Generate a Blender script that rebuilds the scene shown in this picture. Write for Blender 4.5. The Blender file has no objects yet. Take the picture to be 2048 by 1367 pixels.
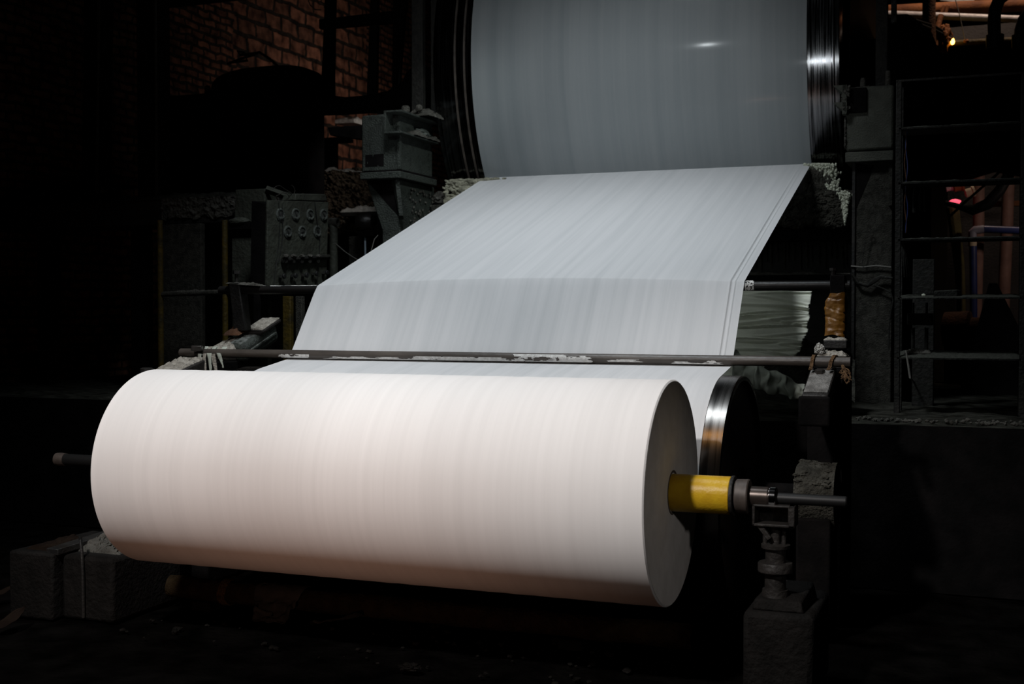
import bpy, math, random
from mathutils import Vector, Matrix, noise
PI = math.pi
S = bpy.context.scene
COL = S.collection

# ------------------------------------------------------------------ camera
FPX, YAW, PIT = 2455.06, 0.3722, 0.0236
CAM = Vector((1.3092, -5.317, 1.65))
FW = Vector((-math.sin(YAW) * math.cos(PIT), math.cos(YAW) * math.cos(PIT), -math.sin(PIT)))
RT = FW.cross(Vector((0, 0, 1))).normalized()
UP = RT.cross(FW)
cd = bpy.data.cameras.new('camera')
cd.sensor_width = 36.0
cd.lens = FPX / 2048 * 36.0
cd.clip_start = 0.05
cd.dof.use_dof = True
cd.dof.focus_distance = 6.6
cd.dof.aperture_fstop = 3.5
co = bpy.data.objects.new('camera', cd)
COL.objects.link(co)
co.matrix_world = Matrix((
    (RT.x, UP.x, -FW.x, CAM.x), (RT.y, UP.y, -FW.y, CAM.y), (RT.z, UP.z, -FW.z, CAM.z), (0, 0, 0, 1)))
S.camera = co

# ------------------------------------------------------------------ world, exposure, lamps of the hall and added fills
S.view_settings.view_transform = 'Standard'
S.view_settings.look = 'None'
S.view_settings.gamma = 1.0
S.view_settings.exposure = 0.0
w = bpy.data.worlds.new('hall_air')
S.world = w
w.use_nodes = True
w.node_tree.nodes['Background'].inputs[0].default_value = (0.5, 0.6, 0.7, 1)
w.node_tree.nodes['Background'].inputs[1].default_value = 0.0004


def aim(o, loc, to):
    o.location = loc
    o.rotation_euler = (Vector(to) - Vector(loc)).to_track_quat('-Z', 'Y').to_euler()


def area(name, loc, to, sx, sy, watt, col, spread):
    l = bpy.data.lights.new(name, 'AREA')
    l.shape = 'RECTANGLE'
    l.size, l.size_y, l.energy, l.color, l.spread = sx, sy, watt, col, math.radians(spread)
    o = bpy.data.objects.new(name, l)
    COL.objects.link(o)
    aim(o, loc, to)


def spot(name, loc, to, watt, col, cone, blend=1.0, rad=0.05):
    l = bpy.data.lights.new(name, 'SPOT')
    l.energy, l.color, l.spot_size, l.spot_blend, l.shadow_soft_size = watt, col, math.radians(cone), blend, rad
    o = bpy.data.objects.new(name, l)
    COL.objects.link(o)
    aim(o, loc, to)


def point(name, loc, watt, col, rad=0.05):
    l = bpy.data.lights.new(name, 'POINT')
    l.energy, l.color, l.shadow_soft_size = watt, col, rad
    o = bpy.data.objects.new(name, l)
    COL.objects.link(o)
    o.location = loc


spot('reel_lamp', (-2.00, -4.8, 5.2), (-2.62, 0.0, 0.86), 1130, (1.0, 0.955, 0.93), 34, 1.0, 0.16)
spot('reel_lamp', (-1.50, -4.8, 5.2), (-0.02, 0.0, 0.88), 1270, (1.0, 0.955, 0.93), 34, 1.0, 0.16)
spot('sheet_lamp', (-1.50, 0.5, 6.5), (-1.65, 2.1, 2.0), 860, (0.89, 0.955, 1.0), 84, 1.0, 0.5)
spot('dryer_lamp', (-0.87, -3.5, 2.76), (-1.3, 4.2, 3.5), 95, (0.90, 0.97, 1.0), 36, 1.0, 0.04)
spot('front_lamp', (-2.07, -2.0, 4.5), (-2.0, 4.2, 3.5), 105, (0.90, 0.97, 1.0), 46, 1.0, 0.04)
spot('sodium_lamp', (-0.74, -1.13, 4.4), (0.22, 0.50, 0.95), 34, (1.0, 0.46, 0.10), 13, 0.8, 0.06)
spot('side_fill', (2.8, -2.6, 2.0), (0.0, -0.02, 0.70), 42, (1.0, 0.93, 0.88), 22, 1.0, 0.10)  # added fill for the roll's end face, no lamp of the hall
spot('low_fill', (-1.6, -2.6, 0.12), (-1.75, 0.0, 0.72), 36, (1.0, 0.55, 0.38), 95, 1.0, 0.25)  # unseen fill added in place of warm bounce under the roll
spot('brick_lamp', (-4.5, 9.3, 4.3), (-7.3, 9.4, 4.1), 76, (1.0, 0.90, 0.84), 130, 1.0, 0.1)
spot('high_fill', (1.5, 1.4, 6.2), (-3.15, 4.05, 3.05), 420, (0.88, 0.97, 0.95), 13, 0.9, 0.1)  # narrow fill added to brighten one side of the far bearing box
spot('ledge_fill', (-3.95, 4.85, 3.45), (-4.95, 6.0, 2.8), 26, (1.0, 0.95, 0.92), 64, 1.0, 0.06)  # small added fill that lights the clods and dusty ledge
spot('rear_lamp', (1.4, 8.55, 7.3), (1.2, 9.3, 4.7), 230, (1.0, 0.74, 0.58), 100, 1.0, 0.15)
spot('pipe_fill', (2.4, 6.4, 2.9), (1.2, 8.2, 2.2), 15, (1.0, 0.78, 0.68), 80, 1.0, 0.08)  # unseen fill added to bring up the pipes behind the rack

# ------------------------------------------------------------------ picture helpers: where a sight line meets a plane of the hall


def ray(px, py):
    return FW + RT * ((px - 1024) / FPX) + UP * ((683.5 - py) / FPX)


def at(px, py, Y):
    d = ray(px, py)
    return CAM + d * ((Y - CAM.y) / d.y)


def atz(px, py, Z):
    d = ray(px, py)
    return CAM + d * ((Z - CAM.z) / d.z)


def atp(px, py, p0, n):
    d = ray(px, py)
    return CAM + d * ((p0 - CAM).dot(n) / d.dot(n))


# ------------------------------------------------------------------ mesh helper


class MB:
    def __init__(self):
        self.v, self.f = [], []

    def add(self, vs, fs):
        b = len(self.v)
        self.v += [Vector(p) for p in vs]
        self.f += [tuple(i + b for i in f) for f in fs]
        return self

    def box(self, c, s, rot=None):
        hx, hy, hz = s[0] / 2, s[1] / 2, s[2] / 2
        vs = [Vector((x, y, z)) for x in (-hx, hx) for y in (-hy, hy) for z in (-hz, hz)]
        if rot is not None:
            vs = [rot @ p for p in vs]
        c = Vector(c)
        return self.add([p + c for p in vs], [(0, 1, 3, 2), (4, 6, 7, 5), (0, 4, 5, 1), (2, 3, 7, 6), (0, 2, 6, 4), (1, 5, 7, 3)])

    def bb(self, lo, hi):
        return self.box([(a + b) / 2 for a, b in zip(lo, hi)], [abs(b - a) for a, b in zip(lo, hi)])

    def hexa(self, a, b):
        """two quads, front a and back b, corners in the same order"""
        return self.add(list(a) + list(b), [(0, 1, 2, 3), (7, 6, 5, 4), (0, 4, 5, 1), (1, 5, 6, 2), (2, 6, 7, 3), (3, 7, 4, 0)])

    def prism(self, poly, off):
        n = len(poly)
        off = Vector(off)
        a = [Vector(p) for p in poly]
        return self.add(a + [p + off for p in a], [tuple(range(n - 1, -1, -1)), tuple(range(n, 2 * n))] + [(i, (i + 1) % n, n + (i + 1) % n, n + i) for i in range(n)])

    def tube(self, path, r, n=12, caps=True, wob=0.0, seed=0):
        P = [Vector(p) for p in path]
        R = r if isinstance(r, (list, tuple)) else [r] * len(P)
        t0 = (P[1] - P[0]).normalized()
        ref = Vector((0, 0, 1)) if abs(t0.z) < 0.9 else Vector((1, 0, 0))
        nrm = (ref - t0 * ref.dot(t0)).normalized()
        vs, fs = [], []
        for i, p in enumerate(P):
            t = (P[min(i + 1, len(P) - 1)] - P[max(i - 1, 0)]).normalized()
            nrm = (nrm - t * nrm.dot(t)).normalized()
            bi = t.cross(nrm)
            for k in range(n):
                a = 2 * PI * k / n
                rr = R[i]
                if wob:
                    rr *= 1 + wob * noise.noise(Vector((i * 0.7 + seed, math.cos(a) * 1.3, math.sin(a) * 1.3)))
                vs.append(p + nrm * (rr * math.cos(a)) + bi * (rr * math.sin(a)))
        for i in range(len(P) - 1):
            for k in range(n):
                fs.append((i * n + k, i * n + (k + 1) % n, (i + 1) * n + (k + 1) % n, (i + 1) * n + k))
        if caps:
            fs.append(tuple(range(n - 1, -1, -1)))
            fs.append(tuple((len(P) - 1) * n + k for k in range(n)))
        return self.add(vs, fs)

    def cyl(self, a, b, r, n=24):
        return self.tube([a, b], r, n)

    def lathe(self, prof, o, axis, n=48, closed=False):
        """prof: (distance along axis, radius) pairs"""
        ax = Vector(axis).normalized()
        ref = Vector((0, 0, 1)) if abs(ax.z) < 0.9 else Vector((1, 0, 0))
        u = (ref - ax * ref.dot(ax)).normalized()
        v = ax.cross(u)
        o = Vector(o)
        vs, fs = [], []
        for t, r in prof:
            for k in range(n):
                a = 2 * PI * k / n
                vs.append(o + ax * t + u * (r * math.cos(a)) + v * (r * math.sin(a)))
        m = len(prof)
        for i in range(m if closed else m - 1):
            j = (i + 1) % m
            for k in range(n):
                fs.append((i * n + k, i * n + (k + 1) % n, j * n + (k + 1) % n, j * n + k))
        if not closed:
            fs.append(tuple(range(n - 1, -1, -1)))
            fs.append(tuple((m - 1) * n + k for k in range(n)))
        return self.add(vs, fs)

    def grid(self, fn, nu, nv, keep=None):
        vs = [fn(i / nu, j / nv) for j in range(nv + 1) for i in range(nu + 1)]
        fs = []
        for j in range(nv):
            for i in range(nu):
                if keep is None or keep((i + .5) / nu, (j + .5) / nv):
                    a = j * (nu + 1) + i
                    fs.append((a, a + 1, a + nu + 2, a + nu + 1))
        return self.add(vs, fs)

    def blob(self, c, r, seed=0, amp=0.35, fq=2.0, sub=3):
        import bmesh
        bm = bmesh.new()
        bmesh.ops.create_icosphere(bm, subdivisions=sub, radius=1)
        sd = Vector((seed * 3.7, seed * 1.9, seed * 5.3))
        bm.verts.ensure_lookup_table()
        vs = []
        for q in bm.verts:
            d = q.co.normalized()
            k = 1 + amp * (noise.noise(d * fq + sd) + 0.5 * noise.noise(d * fq * 2.3 + sd) + 0.3 * noise.noise(d * fq * 5 + sd))
            vs.append(Vector(c) + Vector((d.x * r[0], d.y * r[1], d.z * r[2])) * k)
        fs = [tuple(x.index for x in f.verts) for f in bm.faces]
        bm.free()
        return self.add(vs, fs)

    def heap(self, o, u, v, h, seed=0, nu=40, nv=24, fq=6.0, edge=0.35, base=0.0):
        """lumpy crust lying on the rectangle o, o+u, o+v"""
        o, u, v = Vector(o), Vector(u), Vector(v)
        sd = Vector((seed * 2.3, seed * 4.1, seed))

        def fn(a, b):
            e = min(a, 1 - a, b, 1 - b) / edge
            e = max(0.0, min(1.0, e)) ** 0.6
            p = o + u * a + v * b
            n1 = noise.noise(p * fq + sd)
            n2 = noise.noise(p * fq * 3 + sd)
            n3 = noise.noise(p * fq * 8 + sd)
            q = Vector(p)
            q.x += 0.2 * h * n3
            q.z += base + h * e * (0.65 + 0.5 * n1 + 0.35 * n2 + 0.18 * n3)
            return q
        return self.grid(fn, nu, nv)

    def build(self, name, m, parent=None, smooth=35, bevel=0.0, solid=0.0, sub=0):
        me = bpy.data.meshes.new(name)
        if parent is not None:
            o0 = ORG[parent.name]
        else:
            xs = [p.x for p in self.v]
            ys = [p.y for p in self.v]
            zs = [p.z for p in self.v]
            o0 = Vector(((min(xs) + max(xs)) / 2, (min(ys) + max(ys)) / 2, min(zs)))
        me.from_pydata([tuple(p - o0) for p in self.v], [], self.f)
        me.validate()
        if smooth:
            me.shade_smooth()
            me.set_sharp_from_angle(angle=math.radians(smooth))
        me.materials.append(m)
        ob = bpy.data.objects.new(name, me)
        COL.objects.link(ob)
        if parent is not None:
            ob.parent = parent
        else:
            ob.location = o0
        ORG[ob.name] = o0
        if sub:
            md = ob.modifiers.new('sub', 'SUBSURF')
            md.levels = md.render_levels = sub
        if solid:
            md = ob.modifiers.new('solid', 'SOLIDIFY')
            md.thickness = solid
            md.offset = 0
        if bevel:
            md = ob.modifiers.new('bevel', 'BEVEL')
            md.width = bevel
            md.segments = 2
            md.limit_method = 'ANGLE'
        return ob


ORG = {}


def tag(o, label, cat, group=None, kind=None):
    o['label'] = label
    o['category'] = cat
    if group:
        o['group'] = group
    if kind:
        o['kind'] = kind
    return o


def thing(name, label, cat, loc, group=None):
    o = bpy.data.objects.new(name, None)
    COL.objects.link(o)
    o.empty_display_size = 0.1
    o.location = loc
    ORG[o.name] = Vector(loc)
    return tag(o, label, cat, group)


def struct(o):
    o['kind'] = 'structure'
    return o


# ------------------------------------------------------------------ materials


def mat(name, c, rough=0.6, metal=0.0, c2=None, fq=8.0, bump=0.0, bfq=40.0, detail=6.0, stretch=(1, 1, 1), spec=0.5, dust=None, dust_at=0.55, thr=None):
    m = bpy.data.materials.new(name)
    m.use_nodes = True
    nt = m.node_tree
    N, L = nt.nodes, nt.links
    b = N['Principled BSDF']
    b.inputs['Base Color'].default_value = (*c, 1)
    b.inputs['Roughness'].default_value = rough
    b.inputs['Metallic'].default_value = metal
    b.inputs['Specular IOR Level'].default_value = spec
    tc = N.new('ShaderNodeTexCoord')
    mp = N.new('ShaderNodeMapping')
    mp.inputs['Scale'].default_value = stretch
    L.new(tc.outputs['Object'], mp.inputs['Vector'])
    col = None
    if c2 is not None:
        nz = N.new('ShaderNodeTexNoise')
        nz.inputs['Scale'].default_value = fq
        nz.inputs['Detail'].default_value = detail
        L.new(mp.outputs[0], nz.inputs['Vector'])
        rp = N.new('ShaderNodeValToRGB')
        lo, hi = thr if thr else (0.35, 0.68)
        rp.color_ramp.elements[0].position = lo
        rp.color_ramp.elements[1].position = hi
        rp.color_ramp.elements[0].color = (*c, 1)
        rp.color_ramp.elements[1].color = (*c2, 1)
        L.new(nz.outputs['Fac'], rp.inputs['Fac'])
        col = rp.outputs['Color']
    if dust is not None:
        ge = N.new('ShaderNodeNewGeometry')
        sp = N.new('ShaderNodeSeparateXYZ')
        L.new(ge.outputs['Normal'], sp.inputs[0])
        n2 = N.new('ShaderNodeTexNoise')
        n2.inputs['Scale'].default_value = 30
        n2.inputs['Detail'].default_value = 8
        L.new(tc.outputs['Object'], n2.inputs['Vector'])
        ad = N.new('ShaderNodeMath')
        ad.operation = 'MULTIPLY_ADD'
        L.new(n2.outputs['Fac'], ad.inputs[0])
        ad.inputs[1].default_value = 1.2
        L.new(sp.outputs['Z'], ad.inputs[2])
        mr = N.new('ShaderNodeMapRange')
        L.new(ad.outputs[0], mr.inputs['Value'])
        mr.inputs['From Min'].default_value = dust_at + 0.6
        mr.inputs['From Max'].default_value = dust_at + 0.95
        mx = N.new('ShaderNodeMix')
        mx.data_type = 'RGBA'
        L.new(mr.outputs[0], mx.inputs['Factor'])
        if col is not None:
            L.new(col, mx.inputs['A'])
        else:
            mx.inputs['A'].default_value = (*c, 1)
        mx.inputs['B'].default_value = (*dust, 1)
        col = mx.outputs['Result']
    if col is not None:
        L.new(col, b.inputs['Base Color'])
    if bump:
        nb = N.new('ShaderNodeTexNoise')
        nb.inputs['Scale'].default_value = bfq
        nb.inputs['Detail'].default_value = 8
        L.new(mp.outputs[0], nb.inputs['Vector'])
        bp = N.new('ShaderNodeBump')
        bp.inputs['Strength'].default_value = bump
        bp.inputs['Distance'].default_value = 0.02
        L.new(nb.outputs['Fac'], bp.inputs['Height'])
        L.new(bp.outputs[0], b.inputs['Normal'])
    return m


def streaked(name, c, c2, rough, metal=0.0, fq=30.0, bump=0.0, spec=0.5, aniso=0.0, rough2=None, lo=0.3, hi=0.7, fine=0.0):
    """streaks that run round the rolls and along the sheet: noise over X only"""
    m = bpy.data.materials.new(name)
    m.use_nodes = True
    nt = m.node_tree
    N, L = nt.nodes, nt.links
    b = N['Principled BSDF']
    b.inputs['Metallic'].default_value = metal
    b.inputs['Roughness'].default_value = rough
    b.inputs['Specular IOR Level'].default_value = spec
    ge = N.new('ShaderNodeNewGeometry')
    mp = N.new('ShaderNodeMapping')
    mp.inputs['Scale'].default_value = (1, 0.02, 0.02)
    L.new(ge.outputs['Position'], mp.inputs['Vector'])
    nz = N.new('ShaderNodeTexNoise')
    nz.inputs['Scale'].default_value = fq
    nz.inputs['Detail'].default_value = 10
    nz.inputs['Roughness'].default_value = 0.65
    L.new(mp.outputs[0], nz.inputs['Vector'])
    rp = N.new('ShaderNodeValToRGB')
    rp.color_ramp.elements[0].position = lo
    rp.color_ramp.elements[1].position = hi
    rp.color_ramp.elements[0].color = (*c, 1)
    rp.color_ramp.elements[1].color = (*c2, 1)
    L.new(nz.outputs['Fac'], rp.inputs['Fac'])
    L.new(rp.outputs['Color'], b.inputs['Base Color'])
    if rough2 is not None:
        mr = N.new('ShaderNodeMapRange')
        L.new(nz.outputs['Fac'], mr.inputs['Value'])
        mr.inputs['From Min'].default_value = 0.35
        mr.inputs['From Max'].default_value = 0.65
        mr.inputs['To Min'].default_value = rough
        mr.inputs['To Max'].default_value = rough2
        L.new(mr.outputs[0], b.inputs['Roughness'])
    if bump:
        bp = N.new('ShaderNodeBump')
        bp.inputs['Strength'].default_value = bump
        bp.inputs['Distance'].default_value = 0.004
        L.new(nz.outputs['Fac'], bp.inputs['Height'])
        L.new(bp.outputs[0], b.inputs['Normal'])
    return m


M = {}
M['paper_roll'] = streaked('wound_paper', (0.76, 0.745, 0.735), (0.82, 0.805, 0.795), 0.85, fq=26, bump=0.10, spec=0.15)
M['roll_end'] = mat('roll_end_paper', (0.70, 0.68, 0.66), 0.9, c2=(0.62, 0.60, 0.58), fq=14, bump=0.06, bfq=60, spec=0.1)
M['sheet'] = streaked('tissue_sheet', (0.68, 0.69, 0.70), (0.80, 0.80, 0.81), 0.85, fq=22, bump=0.22, spec=0.12, lo=0.25, hi=0.62)
nt_ = M['sheet'].node_tree
tl_ = nt_.nodes.new('ShaderNodeBsdfTranslucent')
tl_.inputs['Color'].default_value = (0.88, 0.90, 0.85, 1)
mx_ = nt_.nodes.new('ShaderNodeMixShader')
mx_.inputs['Fac'].default_value = 0.28
nt_.links.new(nt_.nodes['Principled BSDF'].outputs[0], mx_.inputs[1])
nt_.links.new(tl_.outputs[0], mx_.inputs[2])
nt_.links.new(mx_.outputs[0], nt_.nodes['Material Output'].inputs['Surface'])
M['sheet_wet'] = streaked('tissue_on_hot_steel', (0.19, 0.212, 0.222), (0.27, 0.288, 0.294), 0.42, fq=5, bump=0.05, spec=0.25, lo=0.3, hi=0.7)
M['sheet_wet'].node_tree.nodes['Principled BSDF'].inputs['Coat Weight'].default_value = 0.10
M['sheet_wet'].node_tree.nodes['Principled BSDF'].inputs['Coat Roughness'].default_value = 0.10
M['shell'] = streaked('polished_iron_shell', (0.012, 0.012, 0.0125), (0.17, 0.17, 0.175), 0.08, 1.0, fq=90, bump=0.02, rough2=0.22, lo=0.35, hi=0.65)
M['drum'] = streaked('worn_drum_steel', (0.05, 0.048, 0.046), (0.13, 0.125, 0.12), 0.24, 1.0, fq=40, bump=0.0, rough2=0.30)
M['black_iron'] = mat('black_iron', (0.010, 0.010, 0.010), 0.55, c2=(0.022, 0.020, 0.018), fq=9, bump=0.25, bfq=60, spec=0.3)
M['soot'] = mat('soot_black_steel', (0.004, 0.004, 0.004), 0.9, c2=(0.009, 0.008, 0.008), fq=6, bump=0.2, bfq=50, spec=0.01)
M['grease'] = mat('greasy_steel', (0.014, 0.012, 0.011), 0.32, c2=(0.03, 0.026, 0.023), fq=14, bump=0.18, bfq=50)
M['bar'] = mat('brown_bar_steel', (0.036, 0.029, 0.024), 0.48, 0.0, c2=(0.075, 0.062, 0.052), fq=10, bump=0.12, bfq=70, stretch=(0.4, 1, 1))
M['rod'] = mat('black_rod_steel', (0.007, 0.007, 0.007), 0.4, 0.0, c2=(0.014, 0.012, 0.011), fq=10, bump=0.1, spec=0.25, stretch=(0.4, 1, 1))
M['green'] = mat('grey_green_paint', (0.034, 0.040, 0.034), 0.6, c2=(0.014, 0.0165, 0.0145), fq=26, thr=(.5, .72), bump=0.6, bfq=75, spec=0.3, dust=(0.16, 0.17, 0.16), dust_at=0.75)
M['box_dark'] = mat('brown_grey_paint', (0.072, 0.075, 0.061), 0.65, c2=(0.045, 0.047, 0.038), fq=7, bump=0.4, bfq=90, spec=0.2, dust=(0.08, 0.08, 0.07), dust_at=0.75)
M['panel'] = mat('olive_grey_panel', (0.052, 0.057, 0.044), 0.65, c2=(0.03, 0.031, 0.024), fq=6, bump=0.55, bfq=35, spec=0.3, dust=(0.10, 0.105, 0.10), dust_at=0.8)
M['panel_pale'] = mat('pale_bezel', (0.085, 0.097, 0.085), 0.6, c2=(0.045, 0.05, 0.045), fq=40, bump=0.6, bfq=90, spec=0.3)
M['dial'] = mat('dusty_dial', (0.03, 0.032, 0.028), 0.5, c2=(0.06, 0.064, 0.058), fq=25)
M['needle'] = mat('needle_black', (0.012, 0.012, 0.012), 0.5)
M['column'] = mat('crusted_column', (0.024, 0.0235, 0.020), 0.85, c2=(0.058, 0.056, 0.048), fq=30, bump=0.7, bfq=130, spec=0.1, dust=(0.10, 0.10, 0.09), dust_at=0.7)
M['dim_frame'] = mat('dim_frame_steel', (0.012, 0.012, 0.011), 0.6, c2=(0.022, 0.021, 0.018), fq=18, bump=0.4, bfq=50, spec=0.2, dust=(0.06, 0.062, 0.055), dust_at=0.7)
M['rack_dust'] = mat('dusty_shelf_steel', (0.012, 0.012, 0.011), 0.75, c2=(0.02, 0.02, 0.017), fq=18, bump=0.6, bfq=45, spec=0.15, dust=(0.05, 0.052, 0.044), dust_at=0.5)
M['fluff'] = mat('pale_pulp_fluff', (0.66, 0.68, 0.56), 0.95, c2=(0.46, 0.48, 0.38), fq=18, bump=1.0, bfq=70, spec=0.05)
M['fluff_white'] = mat('white_pulp_fluff', (0.62, 0.61, 0.57), 0.95, c2=(0.40, 0.39, 0.36), fq=25, bump=1.0, bfq=80, spec=0.05)
M['crust_grey'] = mat('grey_pulp_crust', (0.055, 0.052, 0.045), 0.95, c2=(0.10, 0.096, 0.085), fq=14, bump=1.0, bfq=60, spec=0.05)
M['arm_dust'] = mat('worn_pale_dust', (0.09, 0.086, 0.08), 0.8, c2=(0.24, 0.232, 0.22), fq=16, bump=0.7, bfq=90, spec=0.2)
M['crust_mid'] = mat('brown_grey_crust', (0.026, 0.025, 0.021), 0.95, c2=(0.06, 0.057, 0.048), fq=14, bump=1.0, bfq=60, spec=0.03)
M['fluff_dim'] = mat('yellowed_pulp_crust', (0.36, 0.35, 0.27), 0.95, c2=(0.20, 0.195, 0.15), fq=14, bump=1.0, bfq=60, spec=0.03)
M['crust_dark'] = mat('dark_pulp_crust', (0.016, 0.016, 0.014), 0.95, c2=(0.04, 0.04, 0.034), fq=16, bump=1.0, bfq=60, spec=0.05)
M['clod'] = mat('brown_clods', (0.025, 0.018, 0.012), 0.95, c2=(0.20, 0.155, 0.11), fq=20, bump=1.0, bfq=60, spec=0.05, dust=(0.30, 0.28, 0.27), dust_at=0.8)
M['dustpaper'] = mat('paper_dust_crust', (0.42, 0.39, 0.34), 0.95, c2=(0.22, 0.20, 0.17), fq=30, bump=0.9, bfq=90, spec=0.05)
M['residue'] = mat('stuck_paper', (0.72, 0.71, 0.69), 0.9, c2=(0.5, 0.49, 0.47), fq=40, bump=0.5, bfq=90, spec=0.05)
M['lint'] = mat('bright_fibre', (0.86, 0.86, 0.86), 0.95, spec=0.02)
M['litter'] = mat('floor_crumbs', (0.006, 0.0056, 0.005), 0.95, c2=(0.014, 0.013, 0.012), fq=20, spec=0.0)
M['rust'] = mat('brown_rust', (0.10, 0.045, 0.022), 0.8, c2=(0.045, 0.022, 0.013), fq=10, bump=0.5, bfq=50, spec=0.2)
M['rust_pipe'] = mat('orange_rust', (0.30, 0.12, 0.045), 0.7, c2=(0.14, 0.055, 0.025), fq=5, bump=0.3, bfq=40, spec=0.2)
M['white_pipe'] = mat('white_paint', (0.62, 0.60, 0.60), 0.4, c2=(0.42, 0.40, 0.40), fq=12, bump=0.2)
M['hose'] = mat('black_hose_rubber', (0.008, 0.008, 0.008), 0.5, spec=0.3)
M['yellow'] = mat('yellow_sleeve_paint', (0.56, 0.35, 0.015), 0.36, c2=(0.46, 0.26, 0.012), fq=12, bump=0.12, bfq=60, spec=0.22)
M['yellow_post'] = mat('worn_yellow_paint', (0.07, 0.046, 0.005), 0.6, c2=(0.026, 0.021, 0.009), fq=14, bump=0.4, spec=0.2)
M['tape'] = mat('amber_wrap', (0.21, 0.095, 0.013), 0.33, c2=(0.12, 0.048, 0.008), fq=9, bump=0.4, bfq=18)
M['collar'] = mat('brown_collar_steel', (0.045, 0.035, 0.03), 0.55, 0.2, c2=(0.07, 0.056, 0.047), fq=30)
M['journal'] = mat('journal_steel', (0.07, 0.055, 0.048), 0.32, 0.7, c2=(0.05, 0.04, 0.035), fq=20)
M['chrome'] = mat('bright_ring', (0.75, 0.75, 0.76), 0.08, 1.0)
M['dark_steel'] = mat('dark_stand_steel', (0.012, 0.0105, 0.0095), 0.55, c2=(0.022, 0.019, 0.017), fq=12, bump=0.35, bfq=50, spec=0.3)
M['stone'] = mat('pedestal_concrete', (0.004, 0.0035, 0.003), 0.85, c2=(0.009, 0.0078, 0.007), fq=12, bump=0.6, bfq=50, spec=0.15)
M['cloth'] = mat('grey_green_cloth', (0.80, 0.82, 0.71), 0.9, c2=(0.66, 0.68, 0.58), fq=5, bump=0.2, bfq=30, spec=0.05)
M['cloth_low'] = mat('pale_cloth', (0.44, 0.465, 0.41), 0.9, c2=(0.32, 0.345, 0.295), fq=6, bump=0.3, bfq=30, spec=0.05)
M['rope'] = mat('frayed_rope', (0.16, 0.095, 0.05), 0.9, c2=(0.06, 0.035, 0.02), fq=60, bump=0.8, bfq=90, spec=0.05)
M['twine'] = mat('tan_twine', (0.10, 0.06, 0.025), 0.9, c2=(0.05, 0.03, 0.015), fq=60, bump=0.8, bfq=90, spec=0.05)
M['wire'] = mat('dull_wire', (0.05, 0.045, 0.04), 0.5, 0.4)
M['pale_wire'] = mat('pale_wire', (0.16, 0.155, 0.14), 0.6)
M['blue'] = mat('blue_pipe_paint', (0.03, 0.045, 0.17), 0.4, c2=(0.02, 0.03, 0.09), fq=9)
M['pale_blue'] = mat('pale_fitting', (0.30, 0.30, 0.36), 0.5, c2=(0.2, 0.2, 0.25), fq=9)
M['pink_pipe'] = mat('pinkish_lagging', (0.30, 0.175, 0.135), 0.7, c2=(0.20, 0.11, 0.085), fq=7, bump=0.2)
M['cream'] = mat('cream_band', (0.48, 0.40, 0.27), 0.7)
M['olive'] = mat('olive_sack', (0.10, 0.085, 0.02), 0.8, c2=(0.06, 0.05, 0.015), fq=9, bump=0.3)
M['grey_sheet'] = mat('dull_grey_sheet', (0.045, 0.042, 0.04), 0.7, c2=(0.025, 0.023, 0.022), fq=4, bump=0.2)
M['blue_tube'] = mat('pale_tube', (0.55, 0.68, 0.78), 0.35)
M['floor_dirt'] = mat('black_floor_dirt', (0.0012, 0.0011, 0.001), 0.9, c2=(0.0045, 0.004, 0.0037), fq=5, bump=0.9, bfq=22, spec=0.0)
M['slab'] = mat('dirty_slab', (0.012, 0.012, 0.010), 0.9, c2=(0.045, 0.045, 0.038), fq=16, bump=0.9, bfq=45, spec=0.0, stretch=(0.5, 1, 1))
M['plaster'] = mat('blackened_plaster', (0.012, 0.011, 0.010), 0.9, c2=(0.02, 0.018, 0.016), fq=2, spec=0.1)
M['scrap'] = mat('dirty_paper_scrap', (0.05, 0.047, 0.045), 0.9, c2=(0.028, 0.026, 0.025), fq=12, bump=0.3, spec=0.05)
M['bark'] = mat('dark_log_bark', (0.016, 0.011, 0.006), 0.95, c2=(0.03, 0.021, 0.012), fq=14, bump=0.9, bfq=40, spec=0.0)
M['core'] = mat('core_board', (0.09, 0.07, 0.055), 0.8)
M['disc'] = mat('brown_black_disc', (0.035, 0.027, 0.022), 0.5, c2=(0.05, 0.04, 0.033), fq=5)
M['leaf'] = mat('brown_scrap', (0.014, 0.009, 0.006), 0.9, c2=(0.008, 0.005, 0.004), fq=8, bump=0.3, spec=0.05)


def emit(name, c, k):
    m = bpy.data.materials.new(name)
    m.use_nodes = True
    b = m.node_tree.nodes['Principled BSDF']
    b.inputs['Base Color'].default_value = (*c, 1)
    b.inputs['Emission Color'].default_value = (*c, 1)
    b.inputs['Emission Strength'].default_value = k
    return m


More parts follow.
